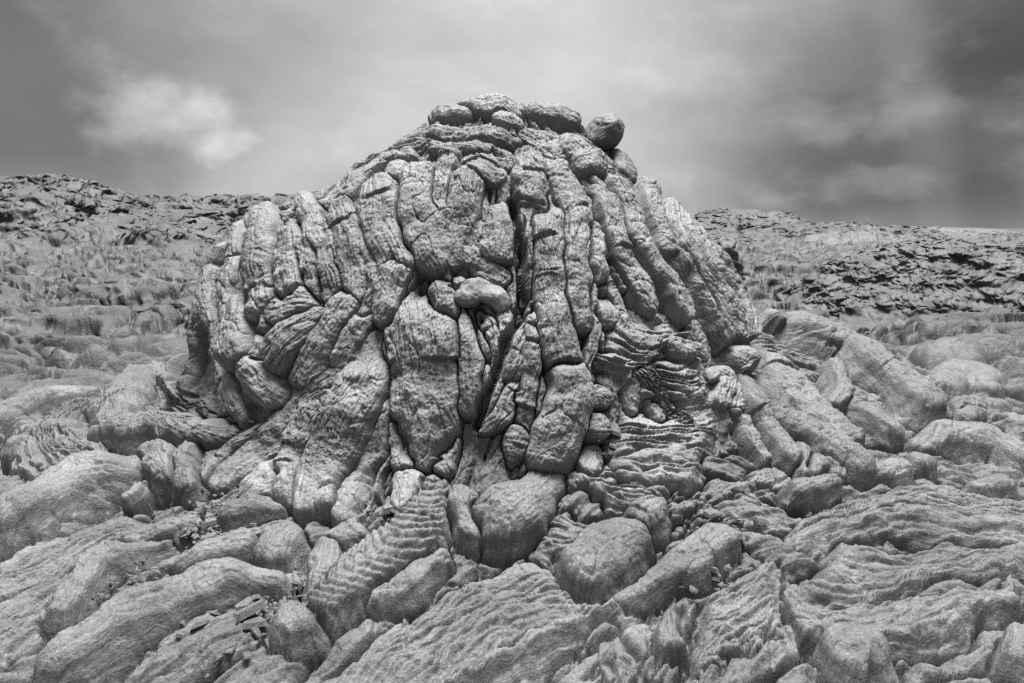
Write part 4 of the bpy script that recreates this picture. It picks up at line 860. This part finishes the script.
acc = math_n(nt, 'MULTIPLY_ADD', bw.outputs[0], .004, .58)
BL = [(-60, 20, 380, -.40, 1.1), (60, 150, 160, -.06, 2), (1000, 110, 430, -.42, 1.3), (790, 170, 200, -.08, 2.0), (1060, 0, 200, -.10, 1.5),
      (930, 205, 260, -.05, 4), (600, 60, 260, .06, 1.3), (930, 110, 50, .05, 2)]
for b_ in BL: acc = math_n(nt, 'ADD', acc, blob(*b_))
def cloud(blobs, noise, lo, hi, gain):
    global acc
    b = None
    for q in blobs: b = blob(*q) if b is None else math_n(nt, 'MAXIMUM', b, blob(*q))
    t = math_n(nt, 'ADD', noise.outputs[0], b)
    mr = N(nt, 'ShaderNodeMapRange'); mr.interpolation_type = 'SMOOTHSTEP'; mr.inputs['From Min'].default_value = lo; mr.inputs['From Max'].default_value = hi; mr.inputs['To Max'].default_value = gain; L(t, mr.inputs['Value'])
    acc = math_n(nt, 'ADD', acc, mr.outputs[0])
cloud([(150, 112, 120, .42, 3.0), (220, 140, 80, .40, 2.6), (115, 122, 70, .36, 2.2)], noise_w(7, 8, 1.3, .55), .52, 1.1, .46)
cloud([(830, 118, 100, .34, 2.6), (940, 108, 120, .34, 2.2), (870, 178, 130, .34, 3.4), (760, 180, 90, .26, 3)], noise_w(8, 8, 2.0, .55), .60, .95, .13)
nz2 = noise_w(5, 4, 2.0, .5)
tex = N(nt, 'ShaderNodeMapRange'); tex.inputs['From Min'].default_value = .3; tex.inputs['From Max'].default_value = .7; tex.inputs['To Min'].default_value = .86; tex.inputs['To Max'].default_value = 1.14; L(nz2.outputs[0], tex.inputs['Value'])
acc = math_n(nt, 'MULTIPLY', acc, tex.outputs[0]); acc = math_n(nt, 'MAXIMUM', acc, .05)
# rainbow leg: directions 42 degrees from the point opposite the sun
d1, d2, d3 = rays([[897, 0], [921, 115], [938, 226]])
A = np.cross(d2 - d1, d3 - d1); A /= np.linalg.norm(A); A = A if A @ d1 > 0 else -A; cosA = float(A @ d1)
dn = N(nt, 'ShaderNodeVectorMath'); dn.operation = 'DOT_PRODUCT'; L(DIR, dn.inputs[0]); dn.inputs[1].default_value = A
ac = math_n(nt, 'ABSOLUTE', math_n(nt, 'SUBTRACT', math_n(nt, 'ARCCOSINE', dn.outputs['Value']), math.acos(cosA)))
rb = N(nt, 'ShaderNodeMapRange'); rb.interpolation_type = 'SMOOTHERSTEP'; rb.inputs['From Min'].default_value = .052; rb.inputs['From Max'].default_value = 0.0; rb.inputs['To Min'].default_value = 0; rb.inputs['To Max'].default_value = .058; L(ac, rb.inputs['Value'])
sx = N(nt, 'ShaderNodeSeparateXYZ'); L(DIR, sx.inputs[0])
right = math_n(nt, 'GREATER_THAN', sx.outputs[0], .2)
acc = math_n(nt, 'ADD', acc, math_n(nt, 'MULTIPLY', rb.outputs[0], right))
# overcast: brighter overhead
zb = N(nt, 'ShaderNodeMapRange'); zb.interpolation_type = 'SMOOTHSTEP'; zb.inputs['From Min'].default_value = .36; zb.inputs['From Max'].default_value = .85; zb.inputs['To Min'].default_value = 1.0; zb.inputs['To Max'].default_value = 1.35; L(sx.outputs[2], zb.inputs['Value'])
acc = math_n(nt, 'MULTIPLY', acc, zb.outputs[0])
acc = math_n(nt, 'MULTIPLY', acc, 10.0 / 11.2)
cc = N(nt, 'ShaderNodeCombineColor'); [L(acc, cc.inputs[k]) for k in range(3)]; L(cc.outputs[0], bg.inputs['Color'])
def mist():
    m = bpy.data.materials.new('low_mist'); nm = nodes_of(m); o_ = N(nm, 'ShaderNodeOutputMaterial'); v = N(nm, 'ShaderNodeVolumePrincipled')
    v.inputs['Density'].default_value = .045; v.inputs['Color'].default_value = (.62, .62, .62, 1); nm.links.new(v.outputs[0], o_.inputs['Volume'])
    n, k = 24, 48; a = np.linspace(.02, math.pi - .02, n)[:, None]; b = np.linspace(0, 2 * math.pi, k, endpoint=False)[None]
    c = at_depth(835, 244, 58); rx, ry, rz = 17, 9, 1.0
    p = np.stack([c[0] + rx * np.sin(a) * np.cos(b), c[1] + ry * np.sin(a) * np.sin(b) + .25 * rx * np.sin(a) * np.cos(b), c[2] + rz * np.cos(a) + .05 * rx * np.sin(a) * np.cos(b) + .15 * np.sin(3 * b + a)], -1)
    me = bpy.data.meshes.new('mist'); i = (np.arange(n - 1) * k)[:, None]; j = np.arange(k)[None]; q = np.stack([i + j, i + k + j, i + k + (j + 1) % k, i + (j + 1) % k], -1).reshape(-1, 4)
    me.from_pydata((p.reshape(-1, 3) - c).tolist(), [], q.tolist() + [list(range(k)), list(range(n * k - 1, (n - 1) * k - 1, -1))]); me.update()
    o = link('mist', me, m); o.location = c; tag(o, kind='stuff')
mist()
sd_ = bpy.data.lights.new('sun', 'SUN'); so = bpy.data.objects.new('sun', sd_); COL.objects.link(so)
sd_.energy = 1.5; sd_.angle = math.radians(28); sd_.color = (1, 1, 1)
so.rotation_euler = (math.pi / 2 - SUN_EL, 0, math.pi - SUN_AZ)
vs = sc.view_settings; vs.view_transform = 'Standard'; vs.look = 'None'; vs.exposure = 3.5; vs.gamma = 1; vs.use_curve_mapping = False
sc.cycles.use_denoising = False
sc.cycles.max_bounces = 4; sc.cycles.diffuse_bounces = 1
